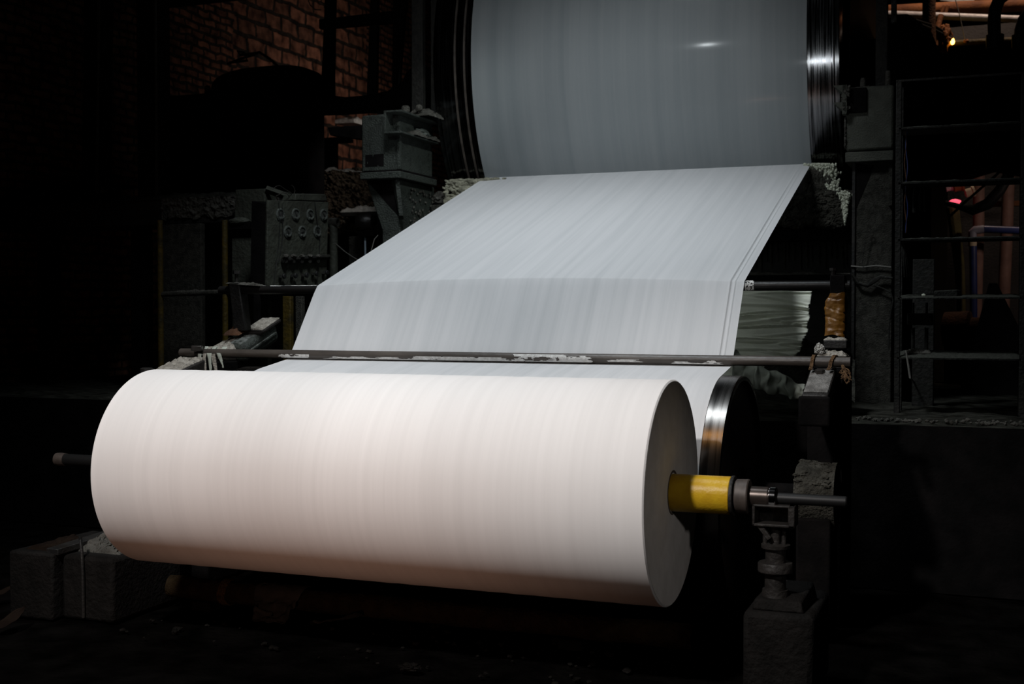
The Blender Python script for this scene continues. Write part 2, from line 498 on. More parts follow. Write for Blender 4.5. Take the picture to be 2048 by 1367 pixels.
def brick_mat():
    m = bpy.data.materials.new('old_red_brickwork')
    m.use_nodes = True
    nt = m.node_tree
    N, L = nt.nodes, nt.links
    b = N['Principled BSDF']
    b.inputs['Roughness'].default_value = 0.9
    b.inputs['Specular IOR Level'].default_value = 0.1
    ge = N.new('ShaderNodeNewGeometry')
    sp = N.new('ShaderNodeSeparateXYZ')
    L.new(ge.outputs['Position'], sp.inputs[0])
    cb = N.new('ShaderNodeCombineXYZ')
    L.new(sp.outputs['Y'], cb.inputs['X'])
    L.new(sp.outputs['Z'], cb.inputs['Y'])
    wob = N.new('ShaderNodeTexNoise')
    wob.inputs['Scale'].default_value = 4.5
    wob.inputs['Detail'].default_value = 4
    L.new(cb.outputs[0], wob.inputs['Vector'])
    vm = N.new('ShaderNodeVectorMath')
    vm.operation = 'MULTIPLY_ADD'
    L.new(wob.outputs['Color'], vm.inputs[0])
    vm.inputs[1].default_value = (0.16, 0.09, 0)
    L.new(cb.outputs[0], vm.inputs[2])
    res = []
    for bw, bh, mo in ((0.23, 0.092, 0.019), (0.40, 0.205, 0.027)):
        t = N.new('ShaderNodeTexBrick')
        t.inputs['Scale'].default_value = 1
        t.inputs['Brick Width'].default_value = bw
        t.inputs['Row Height'].default_value = bh
        t.inputs['Mortar Size'].default_value = mo
        t.inputs['Mortar Smooth'].default_value = 0.3
        t.inputs['Bias'].default_value = -0.1
        t.inputs['Color1'].default_value = (0.20, 0.085, 0.052, 1)
        t.inputs['Color2'].default_value = (0.09, 0.043, 0.028, 1)
        t.inputs['Mortar'].default_value = (0.022, 0.017, 0.013, 1)
        L.new(vm.outputs[0], t.inputs['Vector'])
        res.append(t)
    # the big blocks fill two patches of the wall
    mz = N.new('ShaderNodeTexNoise')
    mz.inputs['Scale'].default_value = 0.9
    L.new(ge.outputs['Position'], mz.inputs['Vector'])
    m1 = N.new('ShaderNodeMath')
    m1.operation = 'MULTIPLY_ADD'
    L.new(mz.outputs['Fac'], m1.inputs[0])
    m1.inputs[1].default_value = 1.2
    L.new(sp.outputs['Y'], m1.inputs[2])
    m2 = N.new('ShaderNodeMath')
    m2.operation = 'SUBTRACT'
    L.new(m1.outputs[0], m2.inputs[0])
    m2.inputs[1].default_value = 9.75
    m3 = N.new('ShaderNodeMath')
    m3.operation = 'ABSOLUTE'
    L.new(m2.outputs[0], m3.inputs[0])
    my = N.new('ShaderNodeMath')
    my.operation = 'LESS_THAN'
    L.new(m3.outputs[0], my.inputs[0])
    my.inputs[1].default_value = 1.75
    mx = N.new('ShaderNodeMix')
    mx.data_type = 'RGBA'
    L.new(my.outputs[0], mx.inputs['Factor'])
    L.new(res[0].outputs['Color'], mx.inputs['A'])
    L.new(res[1].outputs['Color'], mx.inputs['B'])
    gr = N.new('ShaderNodeTexNoise')
    gr.inputs['Scale'].default_value = 7
    gr.inputs['Detail'].default_value = 8
    L.new(ge.outputs['Position'], gr.inputs['Vector'])
    rp = N.new('ShaderNodeValToRGB')
    rp.color_ramp.elements[0].position = 0.3
    rp.color_ramp.elements[1].position = 0.65
    rp.color_ramp.elements[0].color = (0.14, 0.14, 0.14, 1)
    rp.color_ramp.elements[1].color = (1.2, 1.15, 1.1, 1)
    L.new(gr.outputs['Fac'], rp.inputs['Fac'])
    mu = N.new('ShaderNodeMix')
    mu.data_type = 'RGBA'
    mu.blend_type = 'MULTIPLY'
    mu.inputs['Factor'].default_value = 1
    L.new(mx.outputs['Result'], mu.inputs['A'])
    L.new(rp.outputs['Color'], mu.inputs['B'])
    L.new(mu.outputs['Result'], b.inputs['Base Color'])
    mf = N.new('ShaderNodeMix')
    L.new(my.outputs[0], mf.inputs['Factor'])
    L.new(res[0].outputs['Fac'], mf.inputs['A'])
    L.new(res[1].outputs['Fac'], mf.inputs['B'])
    iv = N.new('ShaderNodeMath')
    iv.operation = 'MULTIPLY_ADD'
    L.new(mf.outputs['Result'], iv.inputs[0])
    iv.inputs[1].default_value = -1
    L.new(gr.outputs['Fac'], iv.inputs[2])
    bp = N.new('ShaderNodeBump')
    bp.inputs['Strength'].default_value = 0.8
    bp.inputs['Distance'].default_value = 0.03
    L.new(iv.outputs[0], bp.inputs['Height'])
    L.new(bp.outputs[0], b.inputs['Normal'])
    return m


M['brick'] = brick_mat()

# ------------------------------------------------------------------ setting
WX = -7.3


def flo(a, b):
    x, y = -7.6 + 15.2 * a, -7.5 + 22 * b
    p = Vector((x * 1.3, y * 1.3, 0))
    return Vector((x, y, 0.018 * noise.noise(p * 2) + 0.012 * noise.noise(p * 6) - 0.012))


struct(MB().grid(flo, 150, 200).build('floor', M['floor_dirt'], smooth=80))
struct(MB().bb((WX - .3, -7.5, -0.1), (WX, 14.5, 8)).build('wall_left', M['brick'], smooth=0))
struct(MB().bb((WX, 14.2, -0.1), (7.3, 14.5, 8)).build('wall_back', M['plaster'], smooth=0))
struct(MB().bb((7.3, -7.5, -0.1), (7.6, 14.5, 8)).build('wall_right', M['plaster'], smooth=0))
struct(MB().bb((WX - .3, -7.5, 8), (7.6, 14.5, 8.3)).build('ceiling', M['soot'], smooth=0))
SLZ = 0.985


def slabtop(a, b):
    x, y = WX + .01 + 11.0 * a, 2.3 + 4.7 * b
    e = min(1, b * 40)
    return Vector((x, y, SLZ + e * (0.012 + 0.018 * noise.noise(Vector((x * 3, y * 5, 1))) + 0.012 * noise.noise(Vector((x * 11, y * 14, 4))))))


sb = MB().bb((WX + .01, 2.3, 0.0), (3.71, 7.0, SLZ))
struct(sb.build('floor_slab', M['soot'], smooth=0))
struct(MB().grid(slabtop, 220, 90).build('floor_crust', M['slab'], smooth=60))

# ------------------------------------------------------------------ the big dryer
YC, ZC, RY = 5.886, 3.80, 1.772
dr = thing('drying_cylinder', 'huge polished iron drying cylinder behind the sheet, grey web on its face', 'dryer', (-1.4, YC, ZC - RY))
XL, XR = -3.06, 0.215
pr = [(XL - .04, 0.3), (XL - .04, RY - .10), (XL - .03, RY - .012), (XL, RY - .012), (XL + .012, RY)]
for gx, gd in ((-2.885, .012), (-2.80, .010)):
    pr += [(gx - .014, RY), (gx - .008, RY - gd), (gx + .008, RY - gd), (gx + .014, RY)]
pr += [(XR - .02, RY), (XR - .012, RY - .008), (XR + .02, RY - .008), (XR + .03, RY - .1), (XR + .03, .3)]
MB().lathe(pr, (0, YC, ZC), (1, 0, 0), 256).build('shell', M['shell'], dr, smooth=25)
for xa, xb in ((XL - .10, XL - .04), (XR + .03, XR + .07)):
    MB().lathe([(xa, .25), (xa, RY - .35), (xb, RY - .30), (xb, .25)], (0, YC, ZC), (1, 0, 0), 64).build('end_cover', M['black_iron'], dr)
for xa, xb in ((XL - .55, XL - .15), (XR + .08, XR + .5)):
    MB().cyl((xa, YC, ZC), (xb, YC, ZC), .24, 32).build('journal', M['soot'], dr)
for xa in (-2.885, -2.80):
    MB().lathe([(xa - .013, RY - .006), (xa - .011, RY + .0025), (xa + .004, RY + .0025), (xa + .006, RY - .006)], (0, YC, ZC), (1, 0, 0), 256, True).build('polished_ring', M['bar'], dr)

# ------------------------------------------------------------------ the paper web, from dryer to drum
R0, YD, ZD, RD = 0.5, 1.1014, 0.7144, 0.6075
ZR = 0.8544
LW = 2.784
web = thing('paper_web', 'wide sheet of white tissue running down from the dryer to the winding drum', 'paper sheet', (-1.4, 1.7, SLZ))
a0 = math.atan2(2.809 - ZC, 4.419 - YC)          # where the doctor blade lifts the sheet
rw = RY + .004


def on_dryer(u, v):
    a = a0 - v * math.radians(150)
    return Vector((-2.737 + 2.737 * u, YC + rw * math.cos(a), ZC + rw * math.sin(a)))


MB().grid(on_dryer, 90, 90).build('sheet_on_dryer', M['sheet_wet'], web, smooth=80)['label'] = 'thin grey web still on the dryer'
SPY, SPZ, SPR = 1.692, 1.803, 0.027
GBY, GBZ, GBR = 1.31, 1.393, 0.0275
path = []                                         # (Y, Z, bow weight, x of far edge)
dp = Vector((YC + rw * math.cos(a0), ZC + rw * math.sin(a0)))
n1, n2 = Vector((-.335, .942)), Vector((-.76, .65))
r = SPR + .002
c = Vector((SPY, SPZ))
p_in = c + n1 * r
for k in range(13):
    t = k / 12
    q = dp.lerp(p_in, t)
    path.append((q.x, q.y, t ** 2, -2.742 - .038 * t))
for k in range(1, 6):
    n = n1.lerp(n2, k / 5).normalized()
    q = c + n * r
    path.append((q.x, q.y, 1.0, -2.78))
gb = Vector((GBY, GBZ))
r2 = GBR + .003
g_in = gb + Vector((.77, -.64)) * r2
p_out = c + n2 * r
for k in range(1, 11):
    q = p_out.lerp(g_in, k / 10)
    path.append((q.x, q.y, (1 - k / 10) ** 1.5, -2.784))
for k in range(1, 5):
    n = Vector((.77, -.64)).lerp(Vector((.06, -1)), k / 4).normalized()
    q = gb + n * r2
    path.append((q.x, q.y, 0, -2.784))
rd = RD + .004
cen = Vector((YD, ZD))
pv = Vector((path[-1][0], path[-1][1])) - cen
th = math.atan2(pv.y, pv.x) + math.acos(rd / pv.length)
nip = math.atan2(ZR - ZD, 0 - YD)
if nip < 0:
    nip += 2 * PI
for k in range(0, 31):
    a = th + (nip - th) * k / 30
    path.append((YD + rd * math.cos(a), ZD + rd * math.sin(a), 0, -LW))
mb = MB()
NX = 150
xs = [.95 * i / 100 for i in range(100)] + [.95 + .05 * i / 50 for i in range(51)]
vs, fs = [], []
for j, (y, z, bw, xl) in enumerate(path):
    y2, z2 = (path[min(j + 1, len(path) - 1)][0] - path[max(j - 1, 0)][0]), (path[min(j + 1, len(path) - 1)][1] - path[max(j - 1, 0)][1])
    ln = math.hypot(y2, z2)
    ny, nz = -abs(z2) / ln, abs(y2) / ln
    for u in xs:
        x = xl + (0 - xl) * u
        bow = .036 * bw * (1 - (2 * u - 1) ** 2)
        bead = (.009 * math.exp(-((x + .080) / .006) ** 2) + .006 * math.exp(-((x + .052) / .005) ** 2) + .004 / (1 + math.exp(-(x + .045) / .004))) * min(1, j / 6) * (1 if j < 30 else 0)
        vs.append(Vector((x, y + ny * bead, z + nz * bead + bow)))
for j in range(len(path) - 1):
    for i in range(NX):
        k = j * (NX + 1) + i
        fs.append((k, k + 1, k + NX + 2, k + NX + 1))
mb.add(vs, fs)
mb.build('free_sheet', M['sheet'], web, smooth=80)['label'] = 'bright free running sheet'

# ------------------------------------------------------------------ the paper roll and its shaft
roll = thing('paper_roll', 'huge roll of white tissue paper being wound in front of the drum', 'paper roll', (-LW / 2, 0, ZR - R0))
bev = .006
prof = [(-LW, .09), (-LW, R0 - bev), (-LW + bev, R0)]
random.seed(4)
for k in range(1, 60):
    prof.append((-LW + bev + (LW - 2 * bev) * k / 60, R0 + .0006 * math.sin(k * 1.7) + .0004 * math.sin(k * 4.1)))
prof += [(-bev, R0), (0, R0 - bev)]
MB().lathe(prof + [(-.002, R0 - bev - .003)], (0, 0, ZR), (1, 0, 0), 192).build('wound_paper', M['paper_roll'], roll, smooth=40)
MB().lathe([(-.02, .098), (-.0005, .098), (.0015, .12), (.0015, .30), (.0008, R0 - .008), (-.02, R0 - .010)], (0, 0, ZR), (1, 0, 0), 128, True).build('roll_end', M['roll_end'], roll, smooth=40)
MB().lathe([(-.10, .088), (.001, .088), (.001, .099), (-.10, .099)], (0, 0, ZR), (1, 0, 0), 64, True).build('core', M['core'], roll)
sh = thing('winding_shaft', 'yellow sleeved winding shaft sticking out of the end of the paper roll', 'shaft', (-LW / 2, 0, ZR - .09))
MB().lathe([(-.4, .083), (.258, .083), (.262, .079)], (0, 0, ZR), (1, 0, 0), 64).build('sleeve', M['yellow'], sh)
MB().lathe([(.262, .060), (.262, .086), (.270, .088), (.276, .086), (.276, .060)], (0, 0, ZR), (1, 0, 0), 64, True).build('flange', M['black_iron'], sh)
MB().lathe([(.276, .04), (.278, .066), (.286, .074), (.335, .076), (.340, .072), (.340, .04)], (0, 0, ZR), (1, 0, 0), 64, True).build('collar', M['collar'], sh)
MB().lathe([(.30, .046), (.42, .046), (.425, .042)], (0, 0, ZR), (1, 0, 0), 48).build('journal', M['journal'], sh)
MB().lathe([(.425, .03), (.425, .043), (.429, .046), (.452, .046), (.456, .043), (.456, .03)], (0, 0, ZR), (1, 0, 0), 48, True).build('bright_ring', M['chrome'], sh)
MB().lathe([(.40, .024), (.745, .024), (.75, .020)], (0, 0, ZR), (1, 0, 0), 32).build('end_rod', M['hose'], sh)
MB().lathe([(-3.42, .026), (-3.41, .031), (-2.5, .031)], (0, 0, ZR), (1, 0, 0), 32).build('far_rod', M['hose'], sh)
MB().lathe([(-3.43, .01), (-3.43, .034), (-3.40, .036), (-3.37, .034), (-3.37, .01)], (0, 0, ZR), (1, 0, 0), 32, True).build('end_collar', M['collar'], sh)

# ------------------------------------------------------------------ the winding drum
drum = thing('winding_drum', 'black steel winding drum behind the paper roll with bare shiny rim', 'drum', (-LW / 2, YD, ZD - RD))
xa, xb = -LW - .16, .105
MB().lathe([(xa, .2), (xa, RD - .03), (xa + .006, RD), (xb - .006, RD), (xb, RD - .006), (xb, RD - .026), (xb - .03, RD - .03), (xb - .03, .2)], (0, YD, ZD), (1, 0, 0), 192).build('drum_shell', M['drum'], drum, smooth=30)
MB().lathe([(xb - .034, .10), (xb - .012, .12), (xb - .018, .30), (xb - .026, .34), (xb - .026, RD - .031), (xb - .034, RD - .031)], (0, YD, ZD), (1, 0, 0), 96).build('end_disc', M['disc'], drum, smooth=30)
MB().lathe([(xb - .03, .05), (xb - .03, .13), (xb + .03, .125), (xb + .035, .05)], (0, YD, ZD), (1, 0, 0), 48, True).build('hub', M['black_iron'], drum)
MB().cyl((xa - .35, YD, ZD), (.40, YD, ZD), .055, 32).build('drum_shaft', M['soot'], drum)

# ------------------------------------------------------------------ bearing housing at the near end of the drum
t = thing('bearing_housing', 'round bearing housing furred with grey pulp at the drum end', 'bearing', (.48, YD, 0))
MB().lathe([(.385, .06), (.385, .155), (.40, .172), (.54, .172), (.555, .165), (.56, .172), (.585, .172), (.59, .06)], (0, YD, ZD), (1, 0, 0), 64, True).build('housing', M['crust_mid'], t)
MB().bb((.40, YD - .16, 0), (.57, YD + .16, .62)).build('foot_block', M['soot'], t, bevel=.012)
mb = MB()
for k in range(26):
    a = random.uniform(.2, 2.9)
    mb.blob((random.uniform(.39, .58), YD + .172 * math.cos(a), ZD + .172 * math.sin(a)), (.02, .012, .010), k, .5, 2, 2)
mb.build('pulp_fur', M['crust_mid'], t)['kind'] = 'stuff'
t = thing('bearing_block', 'black bearing block at the far end of the winding drum', 'bearing', (-3.2, YD, 0))
MB().bb((-3.30, YD - .16, 0), (-3.12, YD + .16, .60)).build('foot_block', M['soot'], t, bevel=.012)
MB().lathe([(-3.30, .06), (-3.30, .165), (-3.12, .165), (-3.12, .06)], (0, YD, ZD), (1, 0, 0), 48, True).build('housing', M['black_iron'], t)

# ------------------------------------------------------------------ spreader rod and guide bar


def bowed(x):
    u = (x + 2.78) / 2.78
    return SPZ + (.036 * (1 - (2 * u - 1) ** 2) if 0 <= u <= 1 else 0)


xl, xr = at(440, 578, SPY).x, at(1700, 573, SPY).x
sp = thing('spreader_rod', 'bowed black steel rod that the sheet folds over halfway down', 'rod', (-1.4, SPY, SPZ - SPR))
MB().tube([(xl + (xr - xl) * k / 60, SPY, bowed(xl + (xr - xl) * k / 60)) for k in range(61)], SPR, 20).build('rod', M['rod'], sp)
mb = MB()
mb.grid(lambda u, v: Vector((.004 + .05 * u, SPY - (SPR + .004) * math.cos(2.4 * v - .9), SPZ + (SPR + .004 + .003 * noise.noise(Vector((u * 9, v * 9, 0)))) * math.sin(2.4 * v - .9))), 14, 14,
        lambda u, v: noise.noise(Vector((u * 5, v * 5, 3))) > -.15)
mb.build('stuck_paper', M['residue'], sp, smooth=60)['label'] = 'white paper tuft on the rod at the sheet edge'
mb = MB()
mb.grid(lambda u, v: Vector((-3.25 + .46 * u, SPY - (SPR + .002) * math.cos(.5 * v + 1.0), SPZ + (SPR + .002) * math.sin(.5 * v + 1.0))), 60, 4,
        lambda u, v: noise.noise(Vector((u * 9, v * 2, 8))) + u * .5 > .25)
mb.build('stuck_paper', M['residue'], sp, smooth=60)['label'] = 'thin white paper line stuck along the far rod end'

gxl, gxr = at(362, 703, GBY).x, .625
gu = thing('guide_bar', 'long brown steel bar across the sheet just above the paper roll', 'bar', (-1.4, GBY, GBZ - GBR))
MB().tube([(gxl + (gxr - gxl) * k / 30, GBY, GBZ) for k in range(31)], GBR, 28).build('bar', M['bar'], gu)
mb = MB()


def patch(x0, x1, a0_, a1_, sd, thr):
    n = int((x1 - x0) / .006)
    mb.grid(lambda u, v: Vector((x0 + (x1 - x0) * u, GBY - (GBR + .0025) * math.cos(a0_ + (a1_ - a0_) * v), GBZ + (GBR + .0025) * math.sin(a0_ + (a1_ - a0_) * v))), n, 12,
            lambda u, v: noise.noise(Vector(((x0 + (x1 - x0) * u) * 9, v * 1.6, sd))) + .5 * noise.noise(Vector(((x0 + (x1 - x0) * u) * 40, v * 6, sd))) > thr - .55 * (1 - v) + 1.3 * abs(2 * u - 1) ** 7)


patch(-2.84, -2.60, -.75, .05, 1, -.25)
patch(-2.55, -1.9, -.85, -.25, 2, .02)
patch(-2.0, -1.2, -.85, .0, 3, -.12)
patch(-1.32, -.75, -.8, .75, 4, .05)
patch(-.72, -.48, -.55, -.05, 5, .0)
patch(-.35, -.02, -.8, -.3, 6, .1)
patch(-.13, -.08, -.4, .1, 7, .0)
mb.build('stuck_paper', M['residue'], gu, smooth=60)['label'] = 'ragged white paper residue stuck along the bar'

# ------------------------------------------------------------------ arms that carry the bar, uprights behind them


def yz_box(mb, x0, x1, a, b, h):
    """box section from (Y,Z) a to b, top edge on the line, depth h below it"""
    d = (Vector(b) - Vector(a)).normalized()
    n = Vector((d.y, -d.x)) * h
    P = [Vector(a), Vector(b), Vector(b) + n, Vector(a) + n]
    mb.hexa([(x0, p.x, p.y) for p in P], [(x1, p.x, p.y) for p in P])
    return mb


def uprights(xm, w, top, label):
    t = thing('machine_upright', label, 'upright', (xm, 1.65, 0))
    MB().bb((xm - w / 2, 1.36, 0), (xm + w / 2, 1.98, top)).build('web_plate', M['soot'], t, bevel=.01)
    MB().bb((xm - w / 2 - .015, 1.345, 0), (xm + w / 2 + .015, 1.375, top - .05)).build('front_flange', M['soot'], t, bevel=.004)
    return t


uprights(.49, .15, 1.345, 'black steel upright carrying the guide bar at the near side')
uprights(-3.43, .15, 1.335, 'black steel upright carrying the guide bar at the far side')

t = thing('roller_arm', 'dark box steel arm with roped end, dust and paint flakes beside the dust sheet', 'arm', (.49, 1.15, 1.08))
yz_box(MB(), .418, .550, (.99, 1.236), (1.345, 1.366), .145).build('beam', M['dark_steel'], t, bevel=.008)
MB().bb((.405, .965, 1.08), (.562, .99, 1.232)).build('end_plate', M['soot'], t, bevel=.012)
MB().heap((.425, 1.02, 1.25), (.118, 0, 0), (0, .30, .108), .006, 3, 36, 50, 14, .12).build('dust_crust', M['arm_dust'], t, smooth=60)['label'] = 'grey dust crust on top'
MB().lathe([(0, .026), (.022, .027), (.026, .02)], (.475, 1.255, 1.33), (0, -.1, 1), 6).build('bolt', M['grease'], t)
t = thing('rope_lashing', 'frayed brown rope tied round the guide bar over the nearer arm', 'rope', (.49, GBY, 1.34))
for dx, sd in ((-.055, 1), (.05, 2)):
    mb = MB()
    for s in range(3):
        pts = []
        for k in range(21):
            a = -.6 + 3.9 * k / 20
            pts.append((.487 + dx + .006 * s + (.018 if dx < 0 else .045) * (k / 20 - .5) + .004 * noise.noise(Vector((k * .6, s, sd))), GBY - .037 * math.cos(a) - (.05 if k < 3 else 0) * (3 - k) / 3, GBZ - .003 + .037 * math.sin(a) - .015 * (k < 3)))
        mb.tube(pts, .0036, 7, wob=.4, seed=s)
    mb.build('strand', M['rope'], t)
mb = MB()
for s in range(9):
    p0 = Vector((.585 + .02 * noise.noise(Vector((s, 0, 0))), GBY - .02, GBZ - .01))
    pts = [p0 + Vector((.012 * k * noise.noise(Vector((s * 1.3, k * .4, 2))) + .004 * k, -.006 * k, -.011 * k + .006 * k * noise.noise(Vector((s, k * .5, 7))))) for k in range(8)]
    mb.tube(pts, .0035, 5)
mb.build('frayed_end', M['rope'], t)

t = thing('roller_arm', 'dark box steel arm heaped with pale paper dust at the far side', 'arm', (-3.45, 1.15, 1.1))
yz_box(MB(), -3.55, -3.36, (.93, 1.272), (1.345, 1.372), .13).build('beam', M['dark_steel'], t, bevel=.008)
MB().bb((-3.555, .905, 1.13), (-3.355, .93, 1.268)).build('end_plate', M['soot'], t, bevel=.01)
MB().heap((-3.535, .95, 1.277), (.155, 0, 0), (0, .34, .082), .045, 7, 44, 50, 9, .3).build('dust_heap', M['dustpaper'], t, smooth=60)['label'] = 'heap of pale paper dust'
MB().lathe([(0, .03), (.04, .03), (.05, .042), (.07, .042), (.075, .03)], (-3.585, .97, 1.235), (0, 0, 1), 12).build('bolt', M['black_iron'], t)
MB().box((-3.42, 1.26, 1.425), (.07, .045, .035), Matrix.Rotation(.3, 3, 'Z')).build('clamp_block', M['grease'], t, bevel=.006)
t = thing('rag_tie', 'torn pale rag strips tied over the guide bar at its far end', 'rag', (-3.4, GBY, 1.27))
for s in range(5):
    mb = MB()
    x0 = -3.405 + .035 * s
    ln = (.19, .16, .12, .17, .10)[s]

    def fn(u, v, s=s, x0=x0, ln=ln):
        a = -1.9 + 3.4 * min(1, v * 1.6)
        wv = .018 * noise.noise(Vector((s * 3, v * 4, u * 2)))
        if v < .625:
            return Vector((x0 + .028 * (u - .5) + wv, GBY + .034 * math.cos(a + .9) + .0, GBZ + .036 * math.sin(a + 2.2) + .004))
        k = (v - .625) / .375
        return Vector((x0 + .028 * (1 - .5 * k) * (u - .5) + wv + .03 * k * s * .4, GBY - .045 - .015 * k, GBZ + .01 - ln * k))
    mb.grid(fn, 5, 26)
    mb.build('strip', M['dustpaper'] if s % 2 else M['cloth_low'], t, smooth=70, solid=.004)

# ---- clamps that hold the spreader rod
t = thing('rod_clamp', 'amber tape wrapped clamp post on dusty plates holding the rod', 'clamp', (.49, 1.72, 1.345))
MB().bb((.400, 1.56, 1.345), (.575, 1.90, 1.415)).build('lower_plate', M['black_iron'], t, bevel=.006)
MB().bb((.447, 1.62, 1.455), (.572, 1.84, 1.50)).build('upper_plate', M['black_iron'], t, bevel=.005)
MB().bb((.47, 1.66, 1.41), (.55, 1.82, 1.46)).build('spacer', M['soot'], t)
MB().heap((.42, 1.565, 1.415), (.155, 0, 0), (0, .30, 0), .035, 11, 40, 50, 11, .2).build('dust_heap', M['dustpaper'], t, smooth=60)
MB().heap((.447, 1.622, 1.50), (.12, 0, 0), (0, .18, 0), .028, 12, 40, 40, 12, .25).build('dust_cap', M['dustpaper'], t, smooth=60)
mb = MB()
for k in range(14):
    mb.blob((.425 + random.uniform(-.014, .022), 1.585 + random.uniform(-.015, .02), 1.435 + .02 * random.random() + (.018 if k % 3 == 0 else 0)), (.013, .012, .012), k + 40, .5, 2.2, 3)
mb.build('fluff_tuft', M['fluff_white'], t)['label'] = 'bright white tuft of fluff'
MB().bb((.475, SPY - .035, 1.50), (.555, SPY + .06, 1.86)).build('post', M['soot'], t, bevel=.006)
MB().lathe([(0, .014), (.03, .014), (.03, .022), (.045, .022)], (.49, SPY, 1.855), (0, 0, 1), 8).build('clamp_screw', M['grease'], t)


def tape(u, v):
    a = 2 * PI * u
    z = 1.525 + .235 * v
    cx, cy = math.cos(a), math.sin(a)
    k = 1 + .10 * noise.noise(Vector((math.cos(a) * 1.2, math.sin(a) * 1.2, z * 14))) + .07 * noise.noise(Vector((cx * 3, cy * 3, z * 45))) - (.06 if abs((z * 11 + .5 * math.sin(a + z * 20)) % 1 - .5) < .08 else 0)
    cx, cy = math.cos(a), math.sin(a)
    sq = 1 / max(abs(cx), abs(cy)) ** .7
    top = max(0, (v - .8) / .2)
    return Vector((.503 + .058 * cx * sq * k * (1 - .25 * top) + .012 * top, SPY + .012 + .055 * cy * sq * k, z + .012 * noise.noise(Vector((a, v * 3, 5))) * (1 if v > .9 or v < .1 else 0)))


MB().grid(tape, 44, 60).build('tape_wrap', M['tape'], t, smooth=60)['label'] = 'crinkled amber tape'

t = thing('rod_clamp', 'cast clamp block with tall screw post under the far end of the rod', 'clamp', (-3.4, 1.75, 1.33))
R1 = Matrix.Rotation(.35, 3, 'X')
MB().box((-3.36, 1.80, 1.45), (.17, .42, .13), R1).build('body', M['green'], t, bevel=.035)
MB().box((-3.345, 1.88, 1.555), (.17, .26, .018), R1).build('top_plate', M['dark_steel'], t, bevel=.004)
MB().box((-3.275, 1.80, 1.455), (.02, .34, .02), R1).build('rib', M['green'], t, bevel=.006)
MB().heap((-3.42, 1.80, 1.535), (.14, 0, 0), (0, .22, .08), .022, 21, 40, 40, 14, .2).build('dust_cap', M['dustpaper'], t, smooth=60)
MB().heap((-3.54, 1.50, 1.385), (.19, 0, 0), (0, .30, .085), .055, 22, 46, 46, 9, .3).build('dust_heap', M['dustpaper'], t, smooth=60)
MB().heap((-3.50, 1.66, 1.50), (.12, 0, 0), (0, .12, .03), .05, 23, 30, 30, 10, .35).build('rust_heap', M['rust'], t, smooth=60)['label'] = 'rusty brown crumbs'
MB().bb((-3.54, 1.48, 1.33), (-3.36, 1.78, 1.41)).build('lower_block', M['grease'], t, bevel=.01)
pb, ptp = at(482, 655, 1.72), at(478, 568, SPY)
MB().hexa([(pb.x - .045, 1.70, 1.53), (pb.x + .045, 1.70, 1.53), (pb.x + .03, SPY - .04, SPZ + .05), (pb.x - .05, SPY - .04, SPZ + .05)],
          [(pb.x - .045, 1.78, 1.53), (pb.x + .045, 1.78, 1.53), (pb.x + .03, SPY + .05, SPZ + .05), (pb.x - .05, SPY + .05, SPZ + .05)]).build('post', M['black_iron'], t, bevel=.006)
sx = pb.x - .015
MB().lathe([(0, .011), (.06, .011), (.06, .026), (.082, .026)], (sx, SPY, SPZ + .05), (0, 0, 1), 8).build('clamp_screw', M['black_iron'], t)
MB().heap((sx - .06, SPY - .04, SPZ + .045), (.26, 0, -.02), (0, .08, 0), .03, 24, 40, 16, 12, .3).build('dust_ridge', M['crust_grey'], t, smooth=60)

# ------------------------------------------------------------------ stand under the near end of the shaft
t = thing('shaft_stand', 'dark screw jack stand holding up the bare end of the winding shaft', 'stand', (.46, 0, .38))
mb = MB()
y0, y1 = -.055, .055
mb.bb((.36, y0, ZR - .034), (.54, y1, ZR - .024))
mb.bb((.36, y0, ZR - .118), (.54, y1, ZR - .105))
mb.bb((.36, y0, ZR - .118), (.372, y1, ZR - .024))
mb.bb((.512, y0, ZR - .118), (.54, y1, ZR - .024))
mb.bb((.375, .03, ZR - .11), (.52, .05, ZR - .03))
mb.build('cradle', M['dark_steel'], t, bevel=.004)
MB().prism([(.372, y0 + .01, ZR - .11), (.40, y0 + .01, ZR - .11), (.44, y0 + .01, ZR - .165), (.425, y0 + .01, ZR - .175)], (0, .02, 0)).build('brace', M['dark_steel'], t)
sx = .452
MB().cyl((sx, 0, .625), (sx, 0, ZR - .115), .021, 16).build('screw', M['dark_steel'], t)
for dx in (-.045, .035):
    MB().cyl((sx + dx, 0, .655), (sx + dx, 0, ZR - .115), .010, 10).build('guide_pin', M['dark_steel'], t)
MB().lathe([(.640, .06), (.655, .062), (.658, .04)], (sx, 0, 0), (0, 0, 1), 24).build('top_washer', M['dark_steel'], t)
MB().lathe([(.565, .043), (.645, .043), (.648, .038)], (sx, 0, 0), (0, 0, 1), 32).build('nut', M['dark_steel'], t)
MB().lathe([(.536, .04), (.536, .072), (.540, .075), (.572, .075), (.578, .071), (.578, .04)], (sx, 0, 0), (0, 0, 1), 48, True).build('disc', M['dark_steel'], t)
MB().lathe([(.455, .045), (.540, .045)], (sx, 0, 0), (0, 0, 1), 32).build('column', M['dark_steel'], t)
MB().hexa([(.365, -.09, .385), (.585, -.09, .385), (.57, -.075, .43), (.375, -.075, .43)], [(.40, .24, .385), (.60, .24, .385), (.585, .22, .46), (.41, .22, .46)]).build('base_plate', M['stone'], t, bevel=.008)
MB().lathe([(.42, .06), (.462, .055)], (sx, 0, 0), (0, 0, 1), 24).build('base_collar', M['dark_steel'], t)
t = thing('stand_plinth', 'worn concrete plinth below the screw jack stand', 'plinth', (.48, .1, 0))
MB().bb((.335, -.13, 0), (.63, .42, .385)).build('block', M['stone'], t, bevel=.025)

